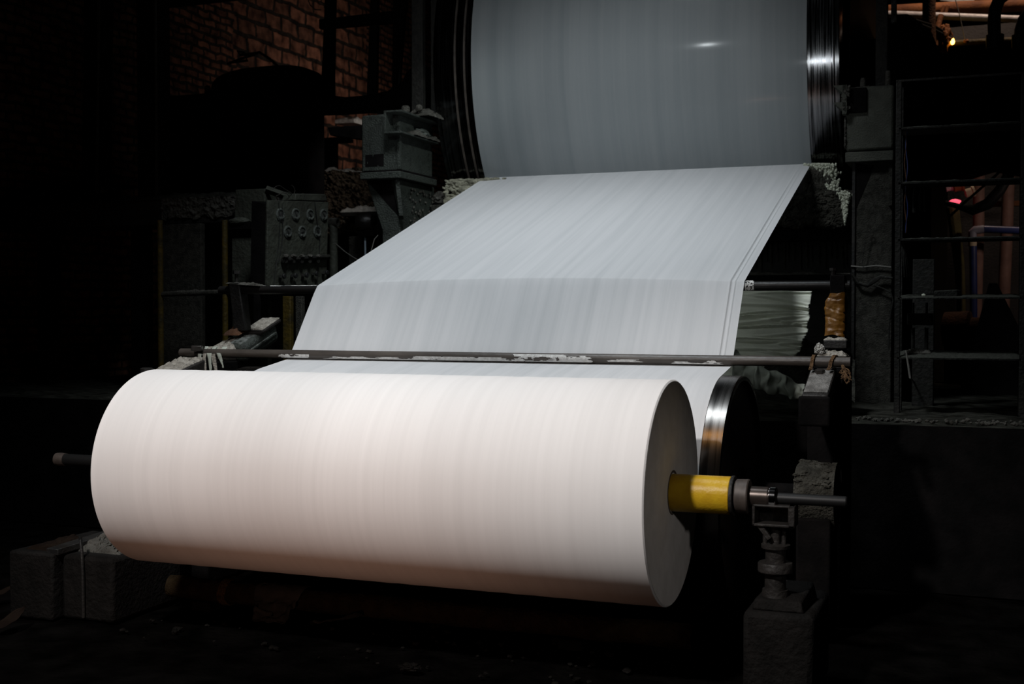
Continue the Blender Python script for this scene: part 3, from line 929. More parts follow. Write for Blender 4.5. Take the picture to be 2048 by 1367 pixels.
# far stand
t = thing('far_stand', 'low dark pedestal with pulp heap beside the far end of the paper roll', 'stand', (-3.45, .1, 0))
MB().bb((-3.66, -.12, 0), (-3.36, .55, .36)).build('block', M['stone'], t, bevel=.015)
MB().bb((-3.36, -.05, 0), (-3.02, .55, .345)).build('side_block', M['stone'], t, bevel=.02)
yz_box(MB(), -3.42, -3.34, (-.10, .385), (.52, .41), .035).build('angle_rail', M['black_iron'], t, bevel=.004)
MB().heap((-3.37, .06, .345), (.30, 0, 0), (0, .40, .01), .14, 31, 60, 50, 7, .4).build('pulp_heap', M['crust_grey'], t, smooth=60)['label'] = 'grey heap of wet pulp'
MB().heap((-3.60, -.05, .36), (.17, 0, 0), (0, .4, 0), .04, 33, 40, 40, 9, .3).build('dirt_heap', M['leaf'], t, smooth=60)
MB().tube([(-3.26, -.02, .44), (-3.235, -.045, .43), (-3.215, -.06, .37), (-3.205, -.065, .25), (-3.205, -.062, .02)], .009, 8).build('strap', M['black_iron'], t)
t = thing('finned_motor', 'small finned motor dusted grey behind the far pedestal', 'motor', (-3.33, .75, 0))
for k in range(7):
    MB().lathe([(-3.42 + k * .03, .06), (-3.42 + k * .03, .13), (-3.405 + k * .03, .13), (-3.405 + k * .03, .06)], (0, .75, .46), (1, 0, 0), 32, True).build('fin', M['dark_steel'], t)
MB().cyl((-3.44, .75, .46), (-3.20, .75, .46), .105, 32).build('housing', M['dark_steel'], t)
MB().bb((-3.42, .65, 0), (-3.22, .85, .38)).build('foot', M['soot'], t)
MB().heap((-3.45, .66, .58), (.10, 0, 0), (0, .16, 0), .03, 36, 24, 24, 12, .3).build('dust_cap', M['crust_grey'], t, smooth=60)

# ------------------------------------------------------------------ frame boxes and columns beside the dryer
xe = at(798, 215, 3.7).x
X0 = at(722, 240, 3.7).x
zt, zb = at(798, 226, 3.7).z, at(798, 343, 3.7).z
t = thing('bearing_box', 'grey green steel box with pulp covered ledge beside the far end of the dryer', 'box', ((X0 + xe) / 2, 4.1, zb - .06))
MB().bb((X0, 3.7, zb), (xe, 4.35, zt)).build('casing', M['green'], t, bevel=.02)
MB().bb((xe - .012, 3.685, zb + .02), (xe + .015, 3.72, zt - .10)).build('corner_strip', M['green'], t, bevel=.004)
MB().bb((X0 + .01, 3.66, zb - .055), (xe + .03, 4.37, zb)).build('base_flange', M['green'], t, bevel=.006)
MB().bb((X0 + .03, 3.69, zb + .003), (xe + .02, 4.35, zb + .018)).build('seam', M['soot'], t)
zl = zt - .03
mb = MB()
mb.bb((xe - .075, 3.57, zt - .17), (xe - .055, 4.30, zt))
mb.bb((xe - .075, 3.57, zt - .012), (xe + .085, 4.30, zt + .004))
mb.bb((xe - .075, 3.57, zt - .182), (xe + .085, 4.30, zt - .166))
mb.build('channel_ledge', M['green'], t, bevel=.004)
MB().heap((xe - .05, 3.8, zt - .166), (.15, 0, 0), (0, .5, 0), .09, 41, 40, 50, 7, .4).build('ledge_pulp', M['crust_grey'], t, smooth=60)
MB().heap((xe - .10, 3.9, zt + .004), (.28, 0, 0), (0, .6, 0), .09, 42, 44, 50, 6, .4).build('top_pulp', M['crust_grey'], t, smooth=60)
MB().blob((xe + .02, 4.05, zt - .13), (.07, .12, .045), 5, .35, 2.5, 4).build('pulp_lump', M['panel_pale'], t)
MB().lathe([(0, .02), (.05, .02), (.05, .034), (.085, .036), (.10, .028)], (at(806, 222, 3.9).x, 3.95, zt), (0, 0, 1), 12).build('bolt', M['crust_grey'], t)
b0 = at(838, 215, 3.95)
MB().tube([(b0.x - .12, 3.95, zt + .0), (b0.x - .02, 3.95, zt + .06), (b0.x, 3.95, zt + .07)], .018, 8).build('lever', M['crust_grey'], t)
MB().blob((b0.x, 3.95, zt + .075), (.03, .03, .03), 8, .15, 2, 3).build('lever_knob', M['crust_grey'], t)
mb = MB().grid(lambda u, v: Vector((X0 + .04 + .17 * u, 3.698, zb + .05 + .10 * v)), 30, 16, lambda u, v: noise.noise(Vector((u * 8, v * 1.6, 5))) > -.25 - .5 * (.5 - abs(u - .5)))
mb.build('black_stain', M['soot'], t, smooth=0)['label'] = 'black oily smear low on the front'
a, b_ = at(661, 256, 3.85), at(725, 276, 3.85)
MB().prism([(a.x, 3.8, a.z), (X0 + .01, 3.8, at(725, 252, 3.85).z), (X0 + .01, 3.8, at(725, 283, 3.85).z), (a.x + .02, 3.8, at(664, 272, 3.85).z)], (0, .1, 0)).build('side_arm', M['soot'], t, bevel=.006)

cx0, cx1 = at(745, 365, 3.8).x, at(800, 365, 3.8).x
t = thing('frame_column', 'grey green flared column below the box beside the far dryer end', 'column', ((cx0 + cx1) / 2, 4.1, SLZ))
zc = zb - .055
mb = MB()
P = [at(737, 362, 3.8), at(800, 362, 3.8), at(805, 470, 3.8), at(762, 470, 3.8)]
mb.hexa([(cx0 - .05, 3.78, zc), (cx1 + .01, 3.78, zc), (cx1 + .01, 3.78, zc - .42), (cx0 + .10, 3.78, zc - .42)],
        [(cx0 - .05, 4.45, zc), (cx1 + .01, 4.45, zc), (cx1 + .01, 4.45, zc - .42), (cx0 + .10, 4.45, zc - .42)])
mb.bb((cx0 + .10, 3.78, SLZ), (cx1 + .01, 4.45, zc - .40))
mb.build('shaft', M['green'], t, bevel=.01)
MB().prism([(cx1 - .06, 3.76, zc), (cx1 + .005, 3.70, zc), (cx1 + .03, 3.72, zc - .30), (cx1 + .02, 3.75, zc - .33)], (.03, .02, 0)).build('gusset', M['green'], t, bevel=.004)
MB().prism([(cx0 - .04, 3.775, zc), (cx1 - .04, 3.775, zc), (cx1 - .0, 3.775, zc - .30)], (0, .004, 0)).build('dark_triangle', M['soot'], t)  # thin black triangle laid on the flat front, not cut in
mb = MB()
random.seed(9)
for k in range(80):
    v = random.random() ** 1.2
    mb.blob((cx1 + .02, 3.95 + .5 * random.random(), zc - .06 - .52 * v), (.007, .012, .011), k, .5, 2.3, 2)
mb.build('pulp_spatter', M['crust_grey'], t)

t = thing('post', 'slim dark steel post rising from the far bearing box out of view', 'post', (at(835, 200, 4.15).x, 4.15, zt))
pa, pb2 = at(823, 100, 4.1).x, at(845, 100, 4.1).x
MB().bb((pa, 4.1, zt), (pb2, 4.16, 5.1)).build('front_bar', M['dim_frame'], t, bevel=.004)
MB().bb((pb2 + .005, 4.25, zt), (pb2 + .085, 4.29, 5.1)).build('rear_bar', M['dim_frame'], t, bevel=.004)

bx0, bx1 = at(1692, 200, 4.0).x, at(1788, 200, 4.0).x
zt2, zb2 = at(1740, 172, 4.0).z, at(1740, 300, 4.0).z
t = thing('bearing_box', 'grey green steel box with split flanges beside the near end of the dryer', 'box', ((bx0 + bx1) / 2, 4.3, zb2 - .07))
MB().bb((bx0, 4.0, zb2), (bx1, 4.45, zt2)).build('casing', M['box_dark'], t, bevel=.02)
MB().bb((bx0 + .0, 3.97, zb2 - .085), (bx1, 4.62, zb2 - .012)).build('base_flange', M['box_dark'], t, bevel=.006)
z1, z2 = at(1680, 171, 3.95).z, at(1680, 205, 3.95).z
mb = MB()
for za in (z1, z2):
    mb.prism([(bx0 - .085, 3.93, za), (bx0 + .015, 3.93, za - .0), (bx0 + .015, 3.93, za - .085)], (0, .25, 0))
mb.bb((bx0 - .02, 3.93, z2 - .09), (bx0 + .012, 4.0, z1))
mb.build('split_flange', M['box_dark'], t, bevel=.003)
MB().bb((bx0 + .012, 3.975, z2 - .075), (bx0 + .145, 4.0, z1 - .02)).build('dark_slab', M['soot'], t)  # black slab set on the casing face, no hollow behind it
mb = MB()
for k in range(22):
    mb.blob((bx0 + random.uniform(-.02, .03), 3.93 + random.random() * .03, random.uniform(z2 - .06, z1 - .01)), (.012, .012, .014), k + 70, .5, 2, 2)
for k in range(30):
    mb.blob((bx0 - .004, 3.99 + random.random() * .05, random.uniform(zb2 + .02, zb2 + .25)), (.008, .012, .016), k + 90, .5, 2, 2)
mb.build('pulp_crumbs', M['crust_grey'], t)
MB().heap((bx0 + .05, 4.05, zt2), (bx1 - bx0 - .06, 0, 0), (0, .4, 0), .035, 51, 40, 30, 12, .2).build('top_pulp', M['crust_grey'], t, smooth=60)
for px in (1726, 1776):
    q = at(px, 160, 4.1)
    MB().lathe([(0, .022), (.06 if px < 1750 else .10, .02), (.08 if px < 1750 else .12, .014)], (q.x, 4.1, zt2), (0, 0, 1), 10).build('bolt', M['crust_grey'], t)

t = thing('frame_column', 'dusty dark column with scraped triangle below the box by the near dryer end', 'column', ((bx0 + bx1) / 2, 4.3, SLZ))
MB().bb((bx0 + .055, 4.05, SLZ), (bx1 - .01, 4.55, zb2 - .085)).build('shaft', M['column'], t, bevel=.006)
zc2 = zb2 - .085
MB().bb((bx0 + .045, 4.03, zc2 - 1.75), (bx0 + .065, 4.06, zc2)).build('edge_strip', M['black_iron'], t)
MB().bb((bx1 - .035, 4.02, zc2 - .32), (bx1 - .01, 4.06, zc2)).build('side_strip', M['column'], t)
MB().prism([(bx0 + .07, 4.046, zc2), (bx0 + .20, 4.046, zc2 - .02), (bx0 + .07, 4.046, zc2 - .34)], (0, .003, 0)).build('bare_patch', M['soot'], t)['label'] = 'smooth dark triangular patch'
t = thing('post', 'slim dark steel post rising from the near bearing box out of view', 'post', (at(1762, 80, 4.2).x, 4.2, zt2))
MB().bb((at(1751, 80, 4.2).x, 4.2, zt2), (at(1775, 80, 4.2).x, 4.27, 5.0)).build('bar', M['dim_frame'], t, bevel=.004)
tag(MB().bb((at(1782, 20, 4.5).x, 4.5, at(1782, 44, 4.5).z), (at(1793, 20, 4.5).x, 4.55, 5.1)).build('hanging_strip', M['arm_dust'], bevel=.003), 'short pale grey strip hanging at the top beside the slim post', 'strip')
# wires wound round the near column
t = thing('wire_loop', 'loose dark wire tied round the dusty column below the near box', 'wire', (at(1740, 545, 4.0).x, 4.0, at(1740, 590, 4.0).z))
mb = MB()
q = [at(x, y, 4.02) for x, y in ((1702, 532), (1725, 534), (1752, 531), (1782, 534))]
mb.tube(q, .006, 6)
mb.build('strand', M['pale_wire'], t)
mb = MB()
mb.tube([at(x, y, 4.0) for x, y in ((1702, 545), (1716, 566), (1735, 571), (1750, 560), (1762, 553), (1785, 556))], [.01, .012, .014, .02, .012, .008], 8, wob=.4)
mb.tube([at(x, y, 4.0) for x, y in ((1748, 570), (1765, 576), (1782, 585), (1786, 600), (1779, 640), (1777, 700))], .006, 6)
mb.tube([at(x, y, 4.0) for x, y in ((1724, 530), (1728, 495), (1735, 470), (1741, 465), (1742, 458), (1735, 457), (1733, 464))], .003, 5)
mb.build('twisted_end', M['dim_frame'], t)

# ------------------------------------------------------------------ doctor beam and crusts under the dryer, near side
t = thing('scraper_bar', 'scraper beam under the dryer caked with grey pulp', 'beam', (-1.4, 4.75, 2.3))
MB().bb((-3.2, 4.31, 2.36), (.36, 4.48, 2.58)).build('beam_box', M['column'], t, bevel=.01)
MB().hexa([(-2.95, 4.425, 2.795), (.10, 4.425, 2.795), (.10, 4.43, 2.785), (-2.95, 4.43, 2.785)], [(-2.95, 4.40, 2.60), (.10, 4.40, 2.60), (.10, 4.40, 2.58), (-2.95, 4.40, 2.58)]).build('blade', M['dark_steel'], t)
mb = MB()
random.seed(21)
for k in range(210):
    u = random.random()
    px, py = 1540 + 155 * u, 388 + 62 * random.random()
    if px < 1575 and py < 425:
        continue
    q = at(px, py, 4.29)
    mb.blob(q, (.035, .035, .03), k, .45, 2.2, 3)
for k in range(60):
    q = at(1610 + 50 * random.random(), 345 + 50 * random.random(), 4.33)
    mb.blob(q, (.022, .02, .035), k + 200, .45, 2.2, 2)
mb.build('pulp_crust', M['crust_mid'], t, smooth=60)
t = tag(MB().bb((-3.3, 4.40, at(1600, 482, 4.4).z), (.42, 4.50, at(1600, 459, 4.4).z)).build('tie_bar', M['soot'], bevel=.006), 'flat black bar between the caked beam and the dripping plate', 'bar')
t = thing('drip_plate', 'dark upright plate streaked with pulp drips behind the spreader rod', 'plate', (-1.4, 4.7, SLZ))
za, zb3 = at(1600, 545, 4.65).z, at(1600, 482, 4.65).z
MB().bb((-3.3, 4.66, SLZ), (.42, 4.72, zb3 + .1)).build('plate', M['dim_frame'], t)
mb = MB()
for k in range(46):
    x = .38 - k * .045 + random.uniform(-.012, .012)
    ln = random.uniform(.5, 1.0) * (zb3 - za)
    mb.tube([(x, 4.65, zb3), (x + .004, 4.648, zb3 - ln * .4), (x + .010, 4.65, zb3 - ln)], [.016, .010, .005], 7, wob=.5, seed=k)
mb.build('pulp_drips', M['crust_mid'], t)
MB().heap((-1.2, 4.50, za - .02), (1.58, 0, 0), (0, .16, 0), .03, 61, 160, 12, 12, .3).build('ledge_crust', M['crust_grey'], t, smooth=60)
MB().bb((-3.3, 4.50, za - .12), (.42, 4.66, za - .02)).build('ledge', M['soot'], t)

mb = MB()
random.seed(33)
for k in range(900):
    u = random.random()
    line = [(1632, 330), (1655, 335), (1660, 365), (1668, 395), (1674, 420)]
    i = min(3, int(u * 4))
    f = u * 4 - i
    cxp = line[i][0] + (line[i + 1][0] - line[i][0]) * f + random.gauss(0, 10 * (1 - u * .4))
    cyp = line[i][1] + (line[i + 1][1] - line[i][1]) * f + random.gauss(0, 5)
    mb.blob(at(cxp, max(329, cyp), 4.32 + .05 * random.random()), (.009, .009, .012), k, .6, 2.5, 2)
tag(mb.build('pulp_fluff', M['fluff'], smooth=60), 'shaggy pale pulp fluff hanging below the near edge of the dryer', 'fluff')
mb = MB()
for k in range(420):
    u = random.random()
    mb.blob(at(1690 + random.gauss(0, 6 * (1 - u)) , 385 + 58 * u + random.gauss(0, 2), 4.2 + .04 * random.random()), (.008, .008, .011), k + 500, .6, 2.5, 2)
tag(mb.build('pulp_fluff', M['fluff'], smooth=60), 'smaller tapering tuft of pale pulp hanging against the near column', 'fluff')
mb = MB()
q0, q1 = at(905, 362, 4.5), at(965, 405, 4.5)
mb.grid(lambda u, v: Vector((q0.x - .02 + (q1.x - q0.x + .3) * u, 4.33 + .03 * noise.noise(Vector((u * 6, v * 6, 0))) + .02 * noise.noise(Vector((u * 22, v * 22, 0))), 2.79 - .36 * v)), 60, 50,
        lambda u, v: noise.noise(Vector((u * 7, v * 5, 2))) > -.38 and u > .03 + .06 * noise.noise(Vector((v * 9, 0, 0))))
tag(mb.build('pulp_crust', M['fluff_dim'], smooth=70, solid=.02), 'cracked pale pulp crust under the far edge of the dryer', 'crust')
for k, (px, py, s, lab) in enumerate(((878, 398, .075, 'rounded grey pulp lump hanging beside the cracked pale crust'), (880, 420, .06, 'lower grey pulp lump at the edge of the sheet below the cracked crust'))):
    tag(MB().blob(at(px, py, 4.45), (s, s, s * .8), k + 3, .35, 2.2, 4).build('pulp_lump', M['crust_grey'], smooth=60), lab, 'lump')

# ------------------------------------------------------------------ dust sheet and pulp bank on the slab, near side
random.seed(15)
CREASE = [(random.uniform(.02, 1.0), random.uniform(-.16, .16), random.uniform(-.12, .12), random.uniform(.006, .018), random.uniform(.006, .016), random.uniform(-.2, .9), random.uniform(.35, .9)) for k in range(26)]


def cloth1(u, v):
    top = at(1470 + 160 * u, 578 + 4 * u, 2.75)
    y = 2.75 + .16 * u - .30 * v
    f = .016 * noise.noise(Vector((u * 2.2, v * 4, 1))) + .010 * noise.noise(Vector((u * 3, v * 11, 2)))
    for v0, sl, cu, wd, am, u0, du in CREASE:
        d = (v - v0 - sl * (u - .5) - cu * (u - .5) ** 2) / wd
        e = max(0.0, 1 - ((u - u0 - du / 2) / du) ** 2)
        f += am * e * (math.exp(-d * d) - .8 * math.exp(-(d - 1.6) ** 2))
    z = top.z - .56 * v
    x = top.x - .10 * max(0, v - .55) * u * 3
    return Vector((x - .03 * v, y - f - .02, z + .5 * f))


tag(MB().grid(cloth1, 70, 200, lambda u, v: not (u > .93 + .05 * noise.noise(Vector((v * 8, 3, 1))) or (v > .80 and u > .62 + .2 * noise.noise(Vector((v * 7, u * 4, 1)))))).build('dust_sheet', M['cloth'], smooth=80, solid=.004),
    'wrinkled grey green cloth sheet draped behind the edge of the running web', 'cloth')


def cloth2(u, v):
    p = Vector((u * 5, v * 2.2, 4))
    ax = at(1472 + 138 * u, 735 + 52 * u ** .8, 2.41)
    r = (.115 - .065 * u) * (1 + .25 * noise.noise(p * 1.6)) * (1 + .12 * math.sin(u * 16 + 6 * v))
    a = -.8 + 4.2 * v
    return Vector((ax.x + .03 * noise.noise(p * 2), 2.41 - r * math.cos(a) + .02 * noise.noise(p * 3), max(SLZ + .03, ax.z + r * math.sin(a))))


tag(MB().grid(cloth2, 80, 44).build('cloth_roll', M['cloth_low'], smooth=80, solid=.004), 'crumpled pale cloth bundle lying on the slab beside the drum', 'cloth')
mb = MB()


def bank(u, v):
    px = 1470 + 240 * u
    q = at(px, 800 - 170 * v, 2.62)
    y = 2.62 + .55 * v
    q2 = at(px, 800 - 165 * v * (.75 + .25 * math.sin(u * 5)), y)
    n = noise.noise(q2 * 5) * .05 + noise.noise(q2 * 14) * .025 + noise.noise(q2 * 40) * .012
    return Vector((q2.x, y + n, max(SLZ + .0, q2.z + n)))


tag(MB().grid(bank, 120, 100).build('pulp_bank', M['crust_dark'], smooth=80), 'dark bank of dried pulp behind the dust sheet and clamp plates', 'pulp', kind='stuff')

# ------------------------------------------------------------------ rack on the near side
ry = 3.0
x0, x1 = at(1790, 500, ry).x, at(2040, 500, ry).x
rk = thing('steel_rack', 'tall dark steel rack with thin dusty shelves near the edge of the slab', 'rack', ((x0 + x1) / 2, ry + .15, SLZ))
ztop = at(1800, 160, ry).z
for x in (x0, x1):
    MB().bb((x, ry - .01, SLZ), (x + .035, ry + .03, ztop)).build('upright', M['dim_frame'], rk, bevel=.003)
    MB().bb((x, ry + .27, SLZ), (x + .03, ry + .31, ztop)).build('upright', M['dim_frame'], rk, bevel=.003)
shz = [at(1797, y, ry).z for y in (258, 367, 480, 597, 716)]
for k, z in enumerate(shz):
    tilt = (0, 0, 0, .020, .036)[k]
    MB().heap((x0 + .03, ry - .005, z), (x1 - x0 - .03, 0, 0), (0, .30, tilt), .010, 70 + k, 110, 30, 16, .06, .006).hexa([(x0 + .02, ry - .01, z - .004), (x1 + .01, ry - .01, z - .004), (x1 + .01, ry - .01, z + .006), (x0 + .02, ry - .01, z + .006)], [(x0 + .02, ry + .30, z - .004 + tilt), (x1 + .01, ry + .30, z - .004 + tilt), (x1 + .01, ry + .30, z + .006 + tilt), (x0 + .02, ry + .30, z + .006 + tilt)]).build('shelf', M['rack_dust'], rk, smooth=50)
MB().bb((x0, ry - .012, ztop - .012), (x1 + .035, ry + .004, ztop)).build('top_rail', M['dim_frame'], rk)
tag(MB().hexa([at(1866, 597, ry + .03), at(1915, 595, ry + .03), at(1915, 579, ry + .03), at(1868, 581, ry + .03)], [at(1866, 597, ry + .03) + Vector((.02, .15, 0)), at(1915, 595, ry + .03) + Vector((.02, .15, 0)), at(1915, 579, ry + .03) + Vector((.02, .15, 0)), at(1868, 581, ry + .03) + Vector((.02, .15, 0))]).build('metal_block', M['rack_dust'], bevel=.006),
    'small dusty metal block on the fourth shelf of the rack', 'block')
tag(MB().blob(at(1847, 590, ry + .03), (.012, .012, .010), 3, .4, 2, 3).build('pulp_crumb', M['fluff']), 'tiny pale pulp crumb on the fourth rack shelf', 'crumb')
t = thing('hanging_cable', 'thin twisted red and blue cable hanging down the rack upright', 'cable', at(1812, 475, ry + .12))
for dx, m_ in ((0, M['rust']), (2.5, M['blue'])):
    MB().tube([at(1811 + dx + 2.0 * math.sin(k * .9 + dx), 262 + k * 12, ry + .12) for k in range(18)], .0035, 6).build('strand', m_, t)
t = thing('string_bundle', 'bunch of loose dark strings hanging under the third rack shelf', 'strings', at(1808, 560, ry + .1))
for s in range(6):
    MB().tube([at(1806 + (s - 2.5) * (1 + k * .9), 484 + k * 14, ry + .1) for k in range(6)], .004, 5).build('string', M['dim_frame'], t)
# drive unit on the rack's lower shelf
by = ry + .16
t = thing('small_press', 'small dark press with two posts on the lowest rack shelf', 'press', at(1845, 705, by))
zs = shz[4] + .03
pl, prr = at(1826, 660, by).x, at(1853, 660, by).x
for x in (pl, prr):
    MB().cyl((x, by, zs), (x, by, at(1840, 655, by).z), .012, 12).build('post', M['rack_dust'], t)
MB().bb((pl - .035, by - .06, at(1840, 650, by).z), (prr + .04, by + .06, at(1840, 626, by).z)).build('crosshead', M['rack_dust'], t, bevel=.006)
for x in (pl, prr):
    MB().cyl((x, by, at(1840, 628, by).z), (x, by, at(1840, 605, by).z), .008, 10).build('rod', M['dim_frame'], t)
MB().heap((pl - .05, by - .06, zs), (prr - pl + .08, 0, 0), (0, .12, 0), .06, 81, 40, 24, 9, .35).build('dust_heap', M['crust_grey'], t, smooth=60)
# blocks and slab litter
mb = MB()
random.seed(5)
for k in range(90):
    x = random.uniform(.55, 1.75)
    y = 2.36 + abs(random.gauss(0, .10))
    mb.blob((x, y, SLZ + .018), (random.uniform(.006, .02), random.uniform(.006, .018), random.uniform(.005, .014)), k, .5, 2, 2)
tag(mb.build('pulp_litter', M['crust_grey'], smooth=60), 'row of grey pulp crumbs along the slab edge below the rack', 'litter', kind='stuff')
tag(MB().tube([at(1812, 700, 2.9), at(1820, 755, 2.9), atz(1840, 775, SLZ + .03)], .006, 6).build('loose_wire', M['pale_wire']), 'thin pale wire leaning from the lowest rack shelf to the slab', 'wire')

# ------------------------------------------------------------------ far control panel
P0, PN = Vector((-3.85, 3.0, 2.2)), Vector((.993, -.12, 0)).normalized()
PU = Vector((.12, .993, 0)).normalized()


def pan(px, py, off=0.0):
    return atp(px, py, P0 + PN * off, PN)


tl, tr, br, bl = pan(536, 400), pan(657, 404), pan(653, 585), pan(533, 585)
t = thing('control_panel', 'olive grey control panel of seven round gauges and rows of valves', 'panel', (bl.x, bl.y, SLZ))
MB().hexa([tl, tr, br, bl], [p - PN * .02 for p in (tl, tr, br, bl)]).build('front_plate', M['panel'], t, bevel=.003)
MB().hexa([p - PN * .021 + d for p, d in zip((tl, tr, br, bl), (Vector((0, 0, -.03)), Vector((0, 0, -.03)), Vector(), Vector()))], [p - PN * .16 for p in (tl, tr, br, bl)]).build('cabinet', M['soot'], t)
for p in (bl, br):
    q = p - PN * .09
    MB().bb((q.x - .02, q.y - .02, SLZ), (q.x + .02, q.y + .02, q.z)).build('leg', M['soot'], t)
for k, (gx, gy, ang) in enumerate(((560, 429, .5), (591, 429, -.4), (620, 430, -.9), (647, 430, -.7), (575, 464, -.5), (604, 464, 1.2), (634, 463, -.6))):
    o = pan(gx, gy)
    rb = .051
    g = MB().lathe([(.0, rb - .006), (.0, rb), (.006, rb), (.011, rb - .006), (.011, rb - .014), (.005, rb - .016), (0.0, rb - .02)], o, PN, 40, True).build('gauge', M['panel_pale'], t)
    MB().lathe([(.0, .02), (.004, rb - .017)], o, PN, 32).build('dial_face', M['dial'], g)
    d = (PU * math.sin(ang) + Vector((0, 0, 1)) * math.cos(ang))
    e = PN.cross(d)
    c_ = o + PN * .006
    MB().prism([c_ - d * .022 - e * .005, c_ - d * .022 + e * .005, c_ + d * .026], PN * .003).build('needle', M['needle'], g)
    mb = MB()
    for j in range(8):
        a = -2.2 + j * .2
        mb.blob(o + PN * .01 + PU * (rb * .62 * math.cos(a)) + Vector((0, 0, rb * .62 * math.sin(a))), (.010, .010, .010), j + k * 9, .4, 2, 2)
    mb.build('dust_lip', M['panel_pale'], g)
mb = MB().tube([pan(566, 520, .03), pan(600, 517, .03), pan(657, 513, .03)], .020, 12, wob=.15)
mb.build('manifold_pipe', M['dim_frame'], t)
for gx in (572, 588, 604, 620, 637):
    v_ = MB().cyl(pan(gx, 519, 0), pan(gx, 522, .05), .014, 12).build('valve', M['dim_frame'], t)
    MB().blob(pan(gx, 512, .05), (.024, .024, .016), gx, .3, 2, 3).build('dust_cap', M['crust_grey'], v_)
for gx, gy in ((561, 552), (584, 551), (606, 550), (626, 547), (647, 545)):
    k_ = MB().cyl(pan(gx, gy, 0), pan(gx, gy, .032), .012, 12).build('knob', M['dim_frame'], t)
    MB().lathe([(.028, .012), (.030, .020), (.042, .021), (.046, .016)], pan(gx, gy, 0), PN, 16).build('knob_cap', M['needle'], k_)
for pts in (((558, 402), (560, 445), (558, 490), (553, 520), (549, 560), (547, 580)), ((565, 410), (566, 470), (562, 500), (556, 525)), ((630, 404), (634, 440), (640, 480), (638, 530), (633, 570))):
    MB().tube([pan(x, y, .012) for x, y in pts], .003, 5).build('loose_lead', M['needle'], t)
tag(MB().hexa([pan(590, 400, -.02), pan(655, 402, -.02), pan(651, 388, -.02), pan(592, 387, -.02)], [pan(590, 400, -.02) - PN * .14, pan(655, 402, -.02) - PN * .14, pan(651, 388, -.02) - PN * .12, pan(592, 387, -.02) - PN * .12]).build('metal_case', M['panel'], bevel=.006),
    'flat dusty metal case lying on top of the gauge panel', 'case')
t = thing('wire_tangle', 'tangle of thin wires sprouting above the gauge panel', 'wires', pan(575, 398, -.08))
for pts in (((545, 378), (553, 372), (560, 371), (570, 378), (582, 385), (587, 396)), ((587, 392), (590, 381), (587, 373), (583, 370)), ((552, 392), (566, 385), (575, 388), (579, 395)), ((590, 395), (605, 387), (620, 390), (627, 398))):
    MB().tube([pan(x, y, -.06) for x, y in pts], .003, 5).build('wire', M['wire'], t)

jy = 3.25
t = thing('junction_box', 'plain olive grey steel box beside the gauge panel on a plate stand', 'box', (at(498, 440, jy).x, jy + .2, SLZ))
MB().hexa([at(471, 379, jy), at(531, 377, jy), at(528, 446, jy), at(468, 443, jy)], [at(471, 379, jy) + Vector((.02, .35, .0)), at(531, 377, jy) + Vector((.02, .35, .0)), at(528, 446, jy) + Vector((.02, .35, 0)), at(468, 443, jy) + Vector((.02, .35, 0))]).build('case', M['panel'], t, bevel=.006)
MB().hexa([at(455, 444, jy - .05), at(532, 444, jy - .05), at(532, 457, jy - .05), at(455, 459, jy - .05)], [p + Vector((0, .45, 0)) for p in (at(455, 444, jy - .05), at(532, 444, jy - .05), at(532, 457, jy - .05), at(455, 459, jy - .05))]).build('shelf', M['soot'], t, bevel=.003)
q = at(479, 443, jy - .02)
MB().blob(q, (.095, .06, .035), 4, .15, 2, 4).build('dust_mound', M['panel'], t)
zq = at(500, 459, jy).z
MB().bb((at(464, 500, jy).x, jy, SLZ), (at(513, 500, jy).x, jy + .03, zq)).build('stand_plate', M['panel'], t, bevel=.003)
MB().bb((at(514, 500, jy).x, jy + .02, SLZ), (at(532, 500, jy).x, jy + .08, zq)).build('stand_edge', M['column'], t, bevel=.003)
mb = MB().tube([at(532, 378, jy), at(560, 388, jy + .05), at(588, 400, jy + .1)], .03, 4)
tag(mb.build('strut', M['panel']), 'slanting flat strut from the plain box down to the gauge panel', 'strut')
t = thing('elbow_pipe', 'grey vertical pipe with elbow rising beside the gauge panel', 'pipe', (at(667, 600, 4.35).x, 4.35, SLZ))
qx = at(667, 445, 4.35)
MB().tube([(qx.x, qx.y, SLZ), (qx.x, qx.y, qx.z - .05), (qx.x - .012, qx.y, qx.z - .01), (qx.x - .05, qx.y, qx.z)], .038, 16).build('riser', M['panel'], t)
MB().lathe([(-.09, .03), (-.09, .043), (.045, .043), (.045, .03)], qx, (1, 0, 0), 20, True).build('elbow', M['column'], t)

# ------------------------------------------------------------------ guard rail and ledge beam, far side
gy = 3.0
t = thing('guard_rail', 'worn yellow guard rail posts joined by a dusty pipe rail', 'railing', (at(385, 600, gy).x, gy, SLZ))
for px in (321, 450):
    x = at(px, 600, gy).x
    MB().cyl((x, gy, SLZ), (x, gy, at(px, 440, gy).z), .024, 16).build('post', M['yellow_post'], t)
qa, qb = at(325, 588, gy), at(462, 584, gy)
MB().tube([qa, qa.lerp(qb, .5), qb], .021, 14).build('rail', M['column'], t)
MB().heap(qa + Vector((0, -.015, .012)), qb - qa, (0, .03, 0), .02, 91, 70, 8, 12, .3).build('rail_dust', M['crust_grey'], t, smooth=60)
ly = 3.4
t = thing('ledge_beam', 'long heavy beam furred with grey pulp running to the far wall', 'beam', (-5.6, ly, 2.3))
zl = at(320, 393, ly).z
MB().bb((WX, ly, zl - .24), (at(566, 400, ly).x, ly + .5, zl - .02)).build('beam', M['black_iron'], t, bevel=.01)
MB().heap((WX, ly - .01, zl - .025), (at(566, 400, ly).x - WX, 0, 0), (0, .5, 0), .05, 92, 240, 36, 5, .12).build('top_crust', M['crust_dark'], t, smooth=60)
xa_, xb_ = at(325, 400, ly).x, at(560, 400, ly).x
